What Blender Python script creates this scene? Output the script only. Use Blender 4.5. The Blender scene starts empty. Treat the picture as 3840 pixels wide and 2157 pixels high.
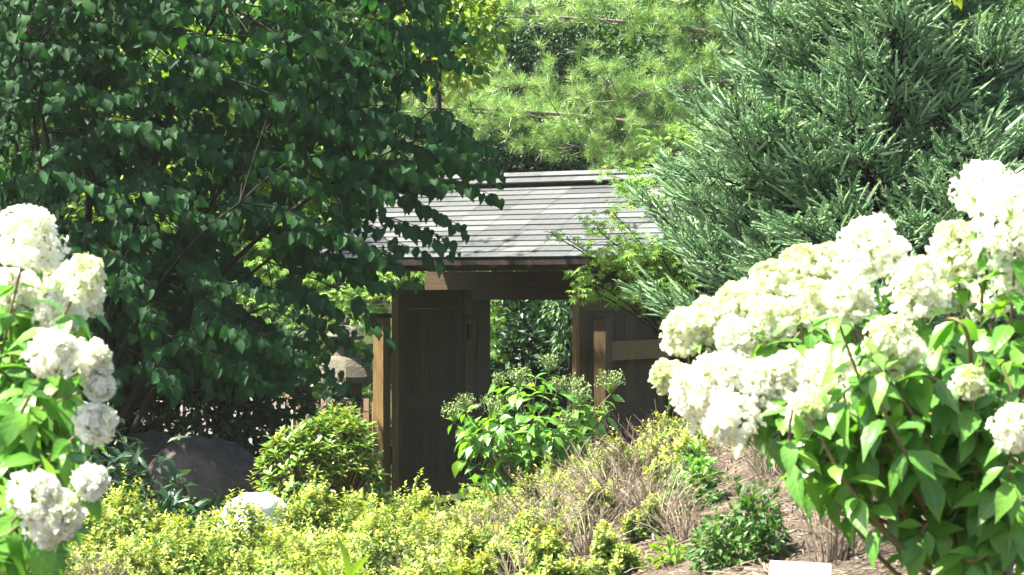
import bpy, math, time
import numpy as np
T0 = time.time()
sc = bpy.context.scene
COL = sc.collection

# ------------------------------------------------------------------ camera, sky, sun, exposure
CAM_Z, FPX = 2.3, 8160.0            # eye height above the gate's ground; focal length in photo pixels
cam = bpy.data.cameras.new('camera'); camo = bpy.data.objects.new('camera', cam); COL.objects.link(camo)
camo.location = (0, 0, CAM_Z); camo.rotation_euler = (math.radians(90), 0, 0)
cam.sensor_width = 36; cam.lens = 36 * FPX / 3840; cam.clip_start = 0.1; cam.clip_end = 500
cam.dof.use_dof = True; cam.dof.focus_distance = 21; cam.dof.aperture_fstop = 9.0
sc.camera = camo
SUN = np.array([-0.52, -0.08, 0.85]); SUN /= np.linalg.norm(SUN)
world = bpy.data.worlds.new('World'); sc.world = world; world.use_nodes = True
wn = world.node_tree.nodes; wl = world.node_tree.links
sky = wn.new('ShaderNodeTexSky'); sky.sky_type = 'NISHITA'; sky.sun_disc = False; sky.air_density = .8; sky.dust_density = 2.5; sky.ozone_density = .6
sky.sun_elevation = math.asin(SUN[2]); sky.sun_rotation = math.atan2(SUN[0], SUN[1])
wl.new(sky.outputs[0], wn['Background'].inputs[0]); wn['Background'].inputs[1].default_value = 0.08
sun = bpy.data.lights.new('sun', 'SUN'); sun.energy = 5.0; sun.angle = math.radians(0.53); sun.color = (1.0, 0.935, 0.80)
suno = bpy.data.objects.new('sun', sun); COL.objects.link(suno)
from mathutils import Vector, Matrix
suno.rotation_euler = Vector(SUN).to_track_quat('Z', 'Y').to_euler(); suno.location = (-8, 4, 14)
sc.view_settings.view_transform = 'Standard'; sc.view_settings.look = 'None'
sc.view_settings.gamma = 1.0; sc.view_settings.exposure = 2.42
sc.render.engine = 'CYCLES'
sc.cycles.max_bounces = 6; sc.cycles.diffuse_bounces = 4; sc.cycles.glossy_bounces = 3; sc.cycles.transmission_bounces = 5
sc.cycles.use_denoising = True
sc.cycles.sample_clamp_indirect = 4.0

# ------------------------------------------------------------------ helpers
def P(px, py, Y):
    "a photo pixel at distance Y -> world point"
    return np.array([(px - 1920) / FPX * Y, Y, CAM_Z - (py - 1078.5) / FPX * Y])
def proj(p):
    p = np.asarray(p); return 1920 + p[..., 0] / p[..., 1] * FPX, 1078.5 - (p[..., 2] - CAM_Z) / p[..., 1] * FPX
def nrm(v):
    v = np.asarray(v, float); return v / np.maximum(np.linalg.norm(v, axis=-1, keepdims=True), 1e-9)
def sstep(t):
    t = np.clip(t, 0, 1); return t * t * (3 - 2 * t)
def gz(x, y):
    "height of the ground: a bank rising to the right in front of the gate, a wooded hill behind"
    x = np.asarray(x, float); y = np.asarray(y, float)
    b = np.interp(y, [-20, 6, 10, 14, 18, 21, 29, 60, 140], [.7, .7, .6, .35, .1, 0, 0, 9, 30])
    w = np.interp(y, [0, 4, 8, 12, 16, 18.5, 20.5], [0, .1, .45, .8, 1, .75, 0])
    u = .035 * np.sin(x * 2.3 + y * 1.1) + .03 * np.sin(x * 1.1 - y * 1.9 + 1) + .015 * np.sin(x * 5.1 + y * 4.3)
    return b + w * 1.15 * sstep((x + 1.2) / 4.2) + u * np.interp(y, [0, 5, 19, 22], [.3, 1, 1, .2])
def on_ground(px, Y):
    x = (px - 1920) / FPX * Y; return np.array([x, Y, float(gz(x, Y))])

class MB:
    def __init__(s): s.v = []; s.r = []; s.f = []; s.c = []; s.n = 0
    def add(s, V, F, rnd=.5):
        V = np.asarray(V, float); s.v.append(V); s.f.append(np.asarray(F, np.int64) + s.n)
        s.r.append(np.broadcast_to(np.asarray(rnd, float), (len(V),))); s.c.append(np.zeros((len(V), 3))); s.n += len(V); return s
    def box(s, x0, x1, y0, y1, z0, z1, rnd=.5):
        V = [(x, y, z) for x in (x0, x1) for y in (y0, y1) for z in (z0, z1)]
        return s.add(V, [(0, 1, 3, 2), (4, 6, 7, 5), (0, 4, 5, 1), (2, 3, 7, 6), (0, 2, 6, 4), (1, 5, 7, 3)], rnd)
    def prism(s, poly, axis_vec, rnd=.5):
        "extrude a 3D polygon by a vector"
        a = np.asarray(poly, float); b = a + np.asarray(axis_vec, float); n = len(a)
        s.add(np.vstack([a, b]), [(i, (i + 1) % n, n + (i + 1) % n, n + i) for i in range(n)], rnd)
        k = s.n - 2 * n
        for i in range(1, n - 1):
            s.f.append(np.array([(k, k + i + 1, k + i), (k + n, k + n + i, k + n + i + 1)]))
        return s
    def tube(s, pts, rad, n=5, rnd=.5):
        pts = np.asarray(pts, float); m = len(pts); rad = np.broadcast_to(np.asarray(rad, float), (m,))
        t = nrm(np.gradient(pts, axis=0)); up = np.where(np.abs(t[:, 2:3]) > .9, [[1., 0, 0]], [[0, 0, 1.]])
        x = nrm(np.cross(t, up)); y = np.cross(t, x); a = np.linspace(0, 2 * np.pi, n, endpoint=False)
        ring = pts[:, None] + rad[:, None, None] * (x[:, None] * np.cos(a)[None, :, None] + y[:, None] * np.sin(a)[None, :, None])
        i = np.arange(m - 1)[:, None] * n; j = np.arange(n)[None]; jn = (j + 1) % n
        return s.add(ring.reshape(-1, 3), np.stack([i + j, i + jn, i + n + jn, i + n + j], -1).reshape(-1, 4), rnd)
    def lathe(s, prof, n, c=(0, 0, 0), rot=0, rnd=.5):
        prof = np.asarray(prof, float); a = np.linspace(0, 2 * np.pi, n, endpoint=False) + rot
        V = np.stack([prof[:, None, 0] * np.cos(a), prof[:, None, 0] * np.sin(a), np.broadcast_to(prof[:, None, 1], (len(prof), n))], -1) + np.asarray(c)
        m = len(prof); i = np.arange(m - 1)[:, None] * n; j = np.arange(n)[None]; jn = (j + 1) % n
        return s.add(V.reshape(-1, 3), np.stack([i + j, i + jn, i + n + jn, i + n + j], -1).reshape(-1, 4), rnd)
    def scat(s, tpl, pos, along, normal, scale, rnd):
        V, F = tpl; R = frames(along, normal); N = len(pos)
        W = np.einsum('nij,vj->nvi', R, V) * np.asarray(scale, float).reshape(-1, 1, 1) + np.asarray(pos)[:, None]
        k = len(V); off = (np.arange(N) * k)[:, None, None]
        rr = np.repeat(np.broadcast_to(rnd, (N,)), k)
        base = s.n; s.v.append(W.reshape(-1, 3)); s.r.append(rr); s.c.append(np.tile(V, (N, 1))); s.n += N * k
        for Fp in (F if isinstance(F, list) else [F]):
            s.f.append((Fp[None] + off).reshape(-1, Fp.shape[1]) + base)
        return s
    def mesh(s, name, mat, smooth=False, origin=(0, 0, 0)):
        me = bpy.data.meshes.new(name)
        V = np.concatenate(s.v) - np.asarray(origin, float)
        tot = np.concatenate([np.full(len(f), f.shape[1]) for f in s.f]); idx = np.concatenate([f.ravel() for f in s.f])
        me.vertices.add(len(V)); me.vertices.foreach_set('co', V.ravel().astype(np.float32))
        me.loops.add(len(idx)); me.loops.foreach_set('vertex_index', idx.astype(np.int32))
        me.polygons.add(len(tot)); me.polygons.foreach_set('loop_start', np.concatenate([[0], np.cumsum(tot)[:-1]]).astype(np.int32))
        me.polygons.foreach_set('use_smooth', np.full(len(tot), smooth))
        at = me.attributes.new('rnd', 'FLOAT', 'POINT'); at.data.foreach_set('value', np.concatenate(s.r).astype(np.float32))
        if any(c.any() for c in s.c):
            ac = me.attributes.new('leafco', 'FLOAT_VECTOR', 'POINT'); ac.data.foreach_set('vector', np.concatenate(s.c).ravel().astype(np.float32))
        me.materials.append(mat); me.update(calc_edges=True)
        return me
    def build(s, name, mat, parent=None, smooth=False, origin=(0, 0, 0), kind=None):
        return link(name, s.mesh(name, mat, smooth, origin), parent, kind)
def link(name, data, parent=None, kind=None, loc=None):
    o = bpy.data.objects.new(name, data); COL.objects.link(o); o.parent = parent
    if kind: o['kind'] = kind
    if loc is not None: o.location = loc
    return o
def thing(name, loc, label, cat, group=None, rz=0):
    o = bpy.data.objects.new(name, None); COL.objects.link(o); o.location = loc; o.rotation_euler = (0, 0, rz)
    o.empty_display_size = .2
    return tag(o, label, cat, group)
def tag(o, label, cat, group=None):
    o['label'] = label; o['category'] = cat
    if group: o['group'] = group
    return o
def frames(along, normal):
    y = nrm(along); z = np.asarray(normal, float); z = nrm(z - (z * y).sum(-1, keepdims=True) * y); x = np.cross(y, z)
    return np.stack([x, y, z], -1)
def place(name, parent, meshes, pos, along, normal, scale, origin):
    "single pieces as objects of their own that share a few meshes"
    R = frames(along, normal); scale = np.broadcast_to(scale, (len(pos),))
    for i in range(len(pos)):
        o = bpy.data.objects.new(name, meshes[i % len(meshes)]); COL.objects.link(o); o.parent = parent
        M = np.eye(4); M[:3, :3] = R[i] * scale[i]; M[:3, 3] = pos[i] - np.asarray(origin)
        o.matrix_basis = Matrix(M.tolist())
def clone(root, loc, rz, scale=1, label=None):
    r = root.copy(); COL.objects.link(r); r.location = loc; r.rotation_euler = (0, 0, rz); r.scale = (scale,) * 3 if np.isscalar(scale) else scale
    if label: r['label'] = label
    for ch in root.children:
        c = ch.copy(); COL.objects.link(c); c.parent = r
        for g in ch.children:
            d = g.copy(); COL.objects.link(d); d.parent = c
    return r
def bez(a, b, c, n=8):
    t = np.linspace(0, 1, n)[:, None]; a, b, c = map(np.asarray, (a, b, c))
    return (1 - t) ** 2 * a + 2 * t * (1 - t) * b + t * t * c
def rdir(rng, n):
    return nrm(rng.normal(size=(n, 3)))

# ------------------------------------------------------------------ materials
def newmat(name):
    m = bpy.data.materials.new(name); m.use_nodes = True; nt = m.node_tree
    return m, nt, nt.nodes['Principled BSDF'], nt.nodes['Material Output']
def ramp(nt, stops):
    r = nt.nodes.new('ShaderNodeValToRGB'); e = r.color_ramp.elements
    while len(e) < len(stops): e.new(.5)
    for el, (p, c) in zip(e, stops): el.position = p; el.color = (*c, 1)
    return r
def leafmat(name, stops, trans=.35, tcol=(1.3, 1.25, .45), rough=.45, spec=.45, noise=14, vein=0, vsub=1.0, vfreq=34, vslope=1.0):
    m, nt, p, out = newmat(name); N = nt.nodes.new; L = nt.links.new
    at = N('ShaderNodeAttribute'); at.attribute_name = 'rnd'
    geo = N('ShaderNodeNewGeometry'); nz = N('ShaderNodeTexNoise'); nz.inputs['Scale'].default_value = noise
    L(geo.outputs['Position'], nz.inputs['Vector'])
    ad = N('ShaderNodeMath'); ad.operation = 'MULTIPLY_ADD'; ad.inputs[1].default_value = .35; ad.inputs[2].default_value = -.175
    L(nz.outputs['Fac'], ad.inputs[0])
    su = N('ShaderNodeMath'); L(at.outputs['Fac'], su.inputs[0]); L(ad.outputs[0], su.inputs[1])
    r = ramp(nt, stops); L(su.outputs[0], r.inputs[0]); L(r.outputs[0], p.inputs['Base Color'])
    p.inputs['Roughness'].default_value = rough; p.inputs['Specular IOR Level'].default_value = spec
    if vein:
        lc = N('ShaderNodeAttribute'); lc.attribute_name = 'leafco'; sx = N('ShaderNodeSeparateXYZ'); L(lc.outputs['Vector'], sx.inputs[0])
        ab = N('ShaderNodeMath'); ab.operation = 'ABSOLUTE'; L(sx.outputs[0], ab.inputs[0])
        w = N('ShaderNodeMath'); w.operation = 'MULTIPLY_ADD'; w.inputs[1].default_value = -vslope; L(ab.outputs[0], w.inputs[0]); L(sx.outputs[1], w.inputs[2])
        f = N('ShaderNodeMath'); f.operation = 'MULTIPLY'; f.inputs[1].default_value = vfreq; L(w.outputs[0], f.inputs[0])
        sn = N('ShaderNodeMath'); sn.operation = 'SINE'; L(f.outputs[0], sn.inputs[0])
        rib = N('ShaderNodeMapRange'); rib.inputs[1].default_value = .035; rib.inputs[2].default_value = .0; L(ab.outputs[0], rib.inputs[0])
        sub = N('ShaderNodeMapRange'); sub.inputs[1].default_value = .75; sub.inputs[2].default_value = 1.0; sub.inputs[4].default_value = vsub; L(sn.outputs[0], sub.inputs[0])
        mxv = N('ShaderNodeMath'); mxv.operation = 'MAXIMUM'; L(rib.outputs[0], mxv.inputs[0]); L(sub.outputs[0], mxv.inputs[1])
        vf = N('ShaderNodeMath'); vf.operation = 'MULTIPLY'; vf.inputs[1].default_value = vein; L(mxv.outputs[0], vf.inputs[0])
        vm = N('ShaderNodeMix'); vm.data_type = 'RGBA'; L(vf.outputs[0], vm.inputs[0]); L(r.outputs[0], vm.inputs[6]); vm.inputs[7].default_value = (stops[-1][1][0] * 1.6, stops[-1][1][1] * 1.35, stops[-1][1][2] * 1.6, 1)
        L(vm.outputs[2], p.inputs['Base Color'])
        bh = N('ShaderNodeBump'); bh.inputs['Strength'].default_value = .10; bh.inputs['Distance'].default_value = .002; bh.invert = True; L(sn.outputs[0], bh.inputs['Height']); L(bh.outputs[0], p.inputs['Normal'])
    if trans > 0:
        mx = N('ShaderNodeMix'); mx.data_type = 'RGBA'; mx.blend_type = 'MULTIPLY'; mx.inputs[0].default_value = 1
        L(r.outputs[0], mx.inputs[6]); mx.inputs[7].default_value = (*tcol, 1)
        tr = N('ShaderNodeBsdfTranslucent'); L(mx.outputs[2], tr.inputs[0])
        ms = N('ShaderNodeMixShader'); ms.inputs[0].default_value = trans
        L(p.outputs[0], ms.inputs[1]); L(tr.outputs[0], ms.inputs[2]); L(ms.outputs[0], out.inputs[0])
    return m
def solidmat(name, stops, scale=6, rough=.75, stretch=(1, 1, 1), bump=.0, bscale=40, spec=.3, detail=6, use_rnd=.0):
    m, nt, p, out = newmat(name); N = nt.nodes.new; L = nt.links.new
    tc = N('ShaderNodeTexCoord'); mp = N('ShaderNodeMapping'); mp.inputs['Scale'].default_value = stretch
    L(tc.outputs['Object'], mp.inputs[0])
    nz = N('ShaderNodeTexNoise'); nz.inputs['Scale'].default_value = scale; nz.inputs['Detail'].default_value = detail; nz.inputs['Roughness'].default_value = .65
    L(mp.outputs[0], nz.inputs['Vector']); r = ramp(nt, stops)
    if use_rnd:
        at = N('ShaderNodeAttribute'); at.attribute_name = 'rnd'
        a = N('ShaderNodeMath'); a.operation = 'MULTIPLY_ADD'; a.inputs[1].default_value = use_rnd; a.inputs[2].default_value = -use_rnd / 2
        L(at.outputs['Fac'], a.inputs[0]); b = N('ShaderNodeMath'); L(nz.outputs['Fac'], b.inputs[0]); L(a.outputs[0], b.inputs[1]); L(b.outputs[0], r.inputs[0])
    else: L(nz.outputs['Fac'], r.inputs[0])
    L(r.outputs[0], p.inputs['Base Color'])
    p.inputs['Roughness'].default_value = rough; p.inputs['Specular IOR Level'].default_value = spec
    if bump:
        n2 = N('ShaderNodeTexNoise'); n2.inputs['Scale'].default_value = bscale; n2.inputs['Detail'].default_value = 5; L(mp.outputs[0], n2.inputs['Vector'])
        b = N('ShaderNodeBump'); b.inputs['Strength'].default_value = bump; b.inputs['Distance'].default_value = .02
        L(n2.outputs['Fac'], b.inputs['Height']); L(b.outputs[0], p.inputs['Normal'])
    return m
M = {}
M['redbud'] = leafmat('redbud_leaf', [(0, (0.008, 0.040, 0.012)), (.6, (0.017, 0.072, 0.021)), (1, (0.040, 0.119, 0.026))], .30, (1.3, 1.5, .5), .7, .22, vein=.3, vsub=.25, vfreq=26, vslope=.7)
M['hyd_leaf'] = leafmat('hydrangea_leaf', [(0, (0.049, 0.154, 0.028)), (.6, (0.105, 0.280, 0.042)), (1, (0.196, 0.392, 0.056))], .42, (1.35, 1.3, .4), .36, .5, vein=.3, vsub=.5)
M['floret'] = leafmat('hydrangea_floret', [(0, (.56, .68, .26)), (.35, (.74, .79, .50)), (.6, (.84, .85, .72)), (1, (.87, .87, .82))], .58, (1, 1, .92), .6, .2)
M['viburnum'] = leafmat('viburnum_leaf', [(0, (0.060, 0.180, 0.037)), (.6, (0.127, 0.316, 0.053)), (1, (0.240, 0.434, 0.074))], .38, (1.3, 1.25, .4), .35, .55, vein=.3, vsub=.4)
M['umbel'] = leafmat('viburnum_bud', [(0, (.14, .23, .07)), (1, (.30, .38, .17))], .2, (1, 1, .7), .6, .2)
M['rhodo'] = leafmat('rhododendron_leaf', [(0, (0.054, 0.135, 0.027)), (.55, (0.149, 0.270, 0.047)), (.92, (0.257, 0.365, 0.068)), (1, (0.540, 0.351, 0.068))], .25, (1.3, 1.2, .4), .28, .7)
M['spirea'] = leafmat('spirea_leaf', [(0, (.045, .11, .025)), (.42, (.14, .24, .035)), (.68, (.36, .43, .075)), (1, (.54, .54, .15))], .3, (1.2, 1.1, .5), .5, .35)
M['maple'] = leafmat('maple_leaf', [(0, (0.060, 0.172, 0.025)), (.6, (0.142, 0.293, 0.036)), (1, (0.263, 0.384, 0.060))], .42, (1.3, 1.2, .35), .45, .5)
M['pine'] = leafmat('pine_needle', [(0, (.085, .20, .055)), (.6, (.20, .36, .11)), (1, (.37, .50, .20))], .3, (1.2, 1.2, .5), .4, .5)
M['spruce'] = leafmat('spruce_needle', [(0, (0.068, 0.155, 0.074)), (.5, (0.169, 0.304, 0.155)), (1, (0.351, 0.499, 0.284))], .3, (1.1, 1.2, .7), .45, .5)
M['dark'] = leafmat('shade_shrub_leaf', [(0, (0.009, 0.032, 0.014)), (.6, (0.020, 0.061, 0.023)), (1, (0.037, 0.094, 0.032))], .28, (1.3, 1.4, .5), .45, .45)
M['mid'] = leafmat('woodland_leaf', [(0, (.03, .09, .02)), (.6, (.065, .16, .03)), (1, (.12, .22, .04))], .35, (1.3, 1.3, .4), .5, .4)
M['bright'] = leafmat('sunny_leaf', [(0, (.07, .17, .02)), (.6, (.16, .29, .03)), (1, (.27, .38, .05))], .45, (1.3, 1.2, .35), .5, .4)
M['yellow'] = leafmat('yellowing_leaf', [(0, (.12, .26, .03)), (.6, (.28, .40, .05)), (.88, (.46, .46, .06)), (1, (.6, .36, .05))], .4, (1.2, 1.1, .5), .5, .4)
M['glossy'] = leafmat('glossy_weeping_leaf', [(0, (.05, .13, .045)), (1, (.14, .25, .10))], .25, (1.2, 1.2, .5), .25, .8)
M['bark'] = solidmat('dark_bark', [(.3, (0.0048, 0.0036, 0.0024)), (.7, (0.0150, 0.0120, 0.0090))], 9, .85, (1, 1, .25), .6, 30)
M['pinebark'] = solidmat('pine_bark', [(.3, (.10, .085, .07)), (.7, (.24, .21, .17))], 9, .85, (1, 1, .3), .5, 30)
M['stem'] = solidmat('green_brown_stem', [(.3, (.10, .075, .035)), (.7, (.17, .14, .06))], 8, .6)
M['twig'] = solidmat('dry_twig', [(.3, (.13, .10, .07)), (.7, (.29, .24, .175))], 3, .85, use_rnd=.6)
M['wood'] = solidmat('dark_stained_cedar', [(.25, (0.035, 0.021, 0.008)), (.5, (0.062, 0.041, 0.014)), (.75, (0.103, 0.067, 0.025))], 7, .62, (9, 9, .5), .35, 26, use_rnd=.35)
M['woodh'] = solidmat('dark_stained_beam', [(.25, (0.0330, 0.0196, 0.0083)), (.5, (0.0580, 0.0371, 0.0142)), (.75, (0.0950, 0.0628, 0.0263))], 7, .62, (.5, 9, 9), .35, 26, use_rnd=.35)
M['litwood'] = solidmat('sunlit_cedar', [(.25, (0.113, 0.072, 0.027)), (.75, (0.248, 0.165, 0.067))], 7, .7, (9, 9, .5), .35, 26, use_rnd=.3)  # paler copy of the gate cedar, with sunlight put into the colour
M['copper'] = solidmat('dark_copper_cap', [(.3, (.012, .011, .010)), (.7, (.035, .03, .027))], 8, .45)
M['shingle'] = solidmat('grey_roof_shingle', [(.25, (0.065, 0.071, 0.070)), (.5, (0.089, 0.095, 0.094)), (.8, (0.123, 0.131, 0.127))], 5, .42, (3, .7, 1), .25, 30, spec=.5, use_rnd=.5)
M['iron'] = solidmat('black_iron', [(.3, (.008, .008, .008)), (.7, (.02, .02, .02))], 20, .45)
M['granite'] = solidmat('mossy_granite', [(.3, (0.058, 0.054, 0.037)), (.55, (0.111, 0.104, 0.077)), (.8, (0.162, 0.150, 0.119))], 9, .9, (1, 1, 1), .7, 60)
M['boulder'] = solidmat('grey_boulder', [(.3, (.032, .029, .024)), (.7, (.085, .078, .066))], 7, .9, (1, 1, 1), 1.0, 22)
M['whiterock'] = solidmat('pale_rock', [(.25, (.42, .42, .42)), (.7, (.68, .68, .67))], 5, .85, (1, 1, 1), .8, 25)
M['fence'] = solidmat('cedar_picket', [(.25, (0.140, 0.084, 0.049)), (.75, (0.266, 0.175, 0.112))], 6, .7, (9, 9, .5), .3, 26, use_rnd=.4)
M['fencegrey'] = solidmat('weathered_picket', [(.25, (0.196, 0.175, 0.147)), (.75, (0.322, 0.294, 0.259))], 6, .7, (9, 9, .5), .3, 26, use_rnd=.4)
M['sign'] = solidmat('white_label_plate', [(.3, (.78, .78, .78)), (.7, (.82, .82, .82))], 3, .35)
M['metal'] = solidmat('dull_metal_stake', [(.3, (.25, .25, .25)), (.7, (.33, .33, .33))], 9, .4)
M['chip'] = solidmat('mulch_chip', [(.3, (0.078, 0.057, 0.042)), (.7, (0.216, 0.171, 0.132))], 2, .9, use_rnd=.9)
def ground_mat():
    m, nt, p, out = newmat('mulch_ground'); N = nt.nodes.new; L = nt.links.new
    geo = N('ShaderNodeNewGeometry'); a = N('ShaderNodeTexNoise'); a.inputs['Scale'].default_value = 1.6; a.inputs['Detail'].default_value = 8; a.inputs['Roughness'].default_value = .7
    L(geo.outputs['Position'], a.inputs['Vector']); b = N('ShaderNodeTexNoise'); b.inputs['Scale'].default_value = 45; b.inputs['Detail'].default_value = 6
    L(geo.outputs['Position'], b.inputs['Vector'])
    mx = N('ShaderNodeMath'); mx.operation = 'MULTIPLY_ADD'; mx.inputs[1].default_value = .5; L(a.outputs['Fac'], mx.inputs[0])
    h = N('ShaderNodeMath'); h.operation = 'MULTIPLY'; h.inputs[1].default_value = .5; L(b.outputs['Fac'], h.inputs[0]); L(h.outputs[0], mx.inputs[2])
    r = ramp(nt, [(.32, (.035, .027, .019)), (.5, (.10, .080, .058)), (.68, (.17, .142, .108))]); L(mx.outputs[0], r.inputs[0])
    sx = N('ShaderNodeSeparateXYZ'); L(geo.outputs['Position'], sx.inputs[0]); mr = N('ShaderNodeMapRange'); mr.inputs[1].default_value = 19; mr.inputs[2].default_value = 23; L(sx.outputs[1], mr.inputs[0])
    r2 = ramp(nt, [(.35, (.018, .032, .012)), (.65, (.05, .075, .025))]); L(mx.outputs[0], r2.inputs[0])       # mossy woodland floor beyond the bed
    cm = N('ShaderNodeMix'); cm.data_type = 'RGBA'; L(mr.outputs[0], cm.inputs[0]); L(r.outputs[0], cm.inputs[6]); L(r2.outputs[0], cm.inputs[7]); L(cm.outputs[2], p.inputs['Base Color'])
    p.inputs['Roughness'].default_value = .95; p.inputs['Specular IOR Level'].default_value = .15
    bp = N('ShaderNodeBump'); bp.inputs['Strength'].default_value = 1.0; bp.inputs['Distance'].default_value = .05; L(b.outputs['Fac'], bp.inputs['Height']); L(bp.outputs[0], p.inputs['Normal'])
    return m
M['ground'] = ground_mat()

# ------------------------------------------------------------------ leaf and needle templates
def leaf_tpl(rows, tip=1.0, fold=.25, curl=.25, base=True):
    V = []; F4 = []; F3 = []
    if base: V.append((0, 0, 0))
    k0 = len(V)
    for ym, ye, w in rows:
        V += [(-w, ye, w * fold - curl * ye * ye), (0, ym, -curl * ym * ym), (w, ye, w * fold - curl * ye * ye)]
    n = len(rows)
    if base: F3 += [(0, k0 + 1, k0), (0, k0 + 2, k0 + 1)]
    for i in range(n - 1):
        a = k0 + 3 * i; F4 += [(a, a + 1, a + 4, a + 3), (a + 1, a + 2, a + 5, a + 4)]
    V.append((0, tip, -curl * tip * tip)); t = len(V) - 1; a = k0 + 3 * (n - 1); F3 += [(a, a + 1, t), (a + 1, a + 2, t)]
    return np.array(V, float), [np.array(f) for f in (F4, F3) if len(f)]
T_heart = leaf_tpl([(0, -.10, .20), (.16, .04, .42), (.42, .36, .46), (.7, .66, .28)], 1.0, .22, .18, False)
T_heart2 = leaf_tpl([(0, -.08, .24), (.16, .06, .44), (.42, .38, .44), (.7, .66, .26)], 1.03, .45, .35, False)
T_heart3 = leaf_tpl([(0, -.12, .22), (.16, .02, .40), (.42, .33, .42), (.7, .64, .24)], 1.05, -.15, .55, False)
T_heart4 = leaf_tpl([(0, -.06, .18), (.16, .06, .36), (.42, .38, .40), (.7, .68, .27)], .95, .75, .1, False)
T_ovate = leaf_tpl([(.14, .16, .13), (.36, .38, .245), (.6, .62, .215), (.82, .83, .095)], 1.0, .28, .35)
T_ovate2 = leaf_tpl([(.14, .16, .15), (.36, .38, .265), (.6, .62, .225), (.82, .83, .09)], 1.0, .2, .6)
T_ell = leaf_tpl([(.25, .25, .13), (.6, .6, .17), (.85, .85, .10)], 1.0, .35, .15)
T_small = leaf_tpl([(.5, .45, .24)], 1.0, .35, .2)
T_quad = (np.array([(0, 0, 0), (-.3, .5, .06), (0, 1, -.1), (.3, .5, .06)]), np.array([(0, 3, 2, 1)]))
T_lance = leaf_tpl([(.25, .25, .10), (.6, .6, .12)], 1.0, .3, .5)
def palm_tpl():
    V = []; F = []
    for ang, l in zip((-115, -75, -38, 0, 38, 75, 115), (.45, .72, .92, 1, .92, .72, .45)):
        a = math.radians(ang); d = np.array([math.sin(a), math.cos(a), 0]); s = np.array([math.cos(a), -math.sin(a), 0]); k = len(V)
        V += [(0, 0, 0), d * l * .45 - s * .11 * l + [0, 0, .02], d * l - [0, 0, .12 * l], d * l * .45 + s * .11 * l + [0, 0, .02]]
        F.append((k, k + 3, k + 2, k + 1))
    return np.array(V, float), np.array(F)
T_palm = palm_tpl()
def tuft_tpl(seed, n=40, w=.012):
    "a pine shoot tip: long soft needles fanning from a short twig (unit length)"
    r = np.random.default_rng(seed); V = []; F = []
    for i in range(n):
        th = r.uniform(0, 2 * np.pi); sp = r.uniform(.2, 1.5); L = r.uniform(.75, 1.05)
        d = np.array([math.sin(sp) * math.cos(th), math.cos(sp), math.sin(sp) * math.sin(th)])
        b = np.array([0, r.uniform(-.25, .1), 0]); s = nrm(np.cross(d, rdir(r, 1)[0])) * w; k = len(V)
        m = b + d * L * .55; e = b + d * L + r.normal(size=3) * .06
        V += [b - s * .7, b + s * .7, m + s, m - s, e]; F.append((k, k + 1, k + 2, k + 3)); F.append((k + 3, k + 2, k + 4, k + 4))
    V = np.array(V); F4 = np.array(F[0::2]); F3 = np.array([f[:3] for f in F[1::2]])
    return V, [F4, F3]
T_tuft = [tuft_tpl(s) for s in range(4)]
def finger_tpl(seed, n=27):
    "a spruce branchlet of unit length bristling with short needles"
    r = np.random.default_rng(seed); V = []; F3 = []
    t = np.linspace(0.02, 1, n) + r.normal(size=n) * .01; th = np.arange(n) * 2.39996 + r.normal(size=n) * .3; bend = r.uniform(-.06, .06, 2)
    B = lambda y: np.array([bend[0] * y * y, y, bend[1] * y * y])
    for i in range(n):
        c = B(t[i]); lean = .65 + .7 * t[i]; ra = np.array([math.cos(th[i]), 0, math.sin(th[i])])
        d = nrm(ra + np.array([0, lean, 0])) * (.165 * r.uniform(.75, 1.2) * (1.1 - .35 * t[i])); s = nrm(np.cross(d, ra + [0.01, .3, 0])) * .027; k = len(V)
        V += [c - s, c + s, c + d]; F3.append((k, k + 1, k + 2))
    k = len(V)
    for yy, rr_ in ((0, .05), (.6, .062)):
        for q in range(3): V.append(B(yy) + [rr_ * math.cos(q * 2.094), 0, rr_ * math.sin(q * 2.094)])
    V.append(B(1.03))
    for q in range(3): a = k + q; b = k + (q + 1) % 3; F3 += [(a, b, b + 3), (a, b + 3, a + 3), (a + 3, b + 3, k + 6)]
    return np.array(V), [np.array(F3)]
T_finger = [finger_tpl(s) for s in range(5)]
def leaf_meshes(name, tpls, mat, smooth=True, vals=(.15, .35, .5, .65, .85)):
    out = []
    for tp in tpls:
        for v in vals: out.append(MB().scat(tp, np.zeros((1, 3)), np.array([[0, 1., 0]]), np.array([[0, 0, 1.]]), [1.], v).mesh(name, mat, smooth))
    return out
def split_leaves(crown_parent, plain, meshes, tpls, mat, pos, along, normal, scale, rnd, origin, name='leaf', stuff='foliage', n_single=300, rng=None, smooth=True):
    "the leaves that show largest become objects, the rest one stuff mesh"
    px, py = proj(pos); vis = (px > -20) & (px < 3860) & (py > -20) & (py < 2180)
    facing = np.abs((nrm(normal) * nrm(pos - np.array([0, 0, CAM_Z]))).sum(-1))
    score = scale * (.4 + facing) / pos[:, 1] ** 2 * np.where(vis, 1, 0) * (.7 + .6 * rng.random(len(pos)))
    k = min(n_single, int(vis.sum())); order = np.argsort(-score); sel = order[:k]; rest = np.setdiff1d(np.arange(len(pos)), sel)
    st = None
    if len(rest):
        mb = MB(); ch = rng.integers(0, len(tpls), len(rest))
        for j, tp in enumerate(tpls):
            q = rest[ch == j]
            if len(q): mb.scat(tp, pos[q], along[q], normal[q], scale[q], rnd[q])
        st = mb.build(stuff, mat, crown_parent, smooth, origin, 'stuff')
    place(name, st if (st is not None and not plain) else crown_parent, meshes, pos[sel], along[sel], normal[sel], scale[sel], origin)
    return st

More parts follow.
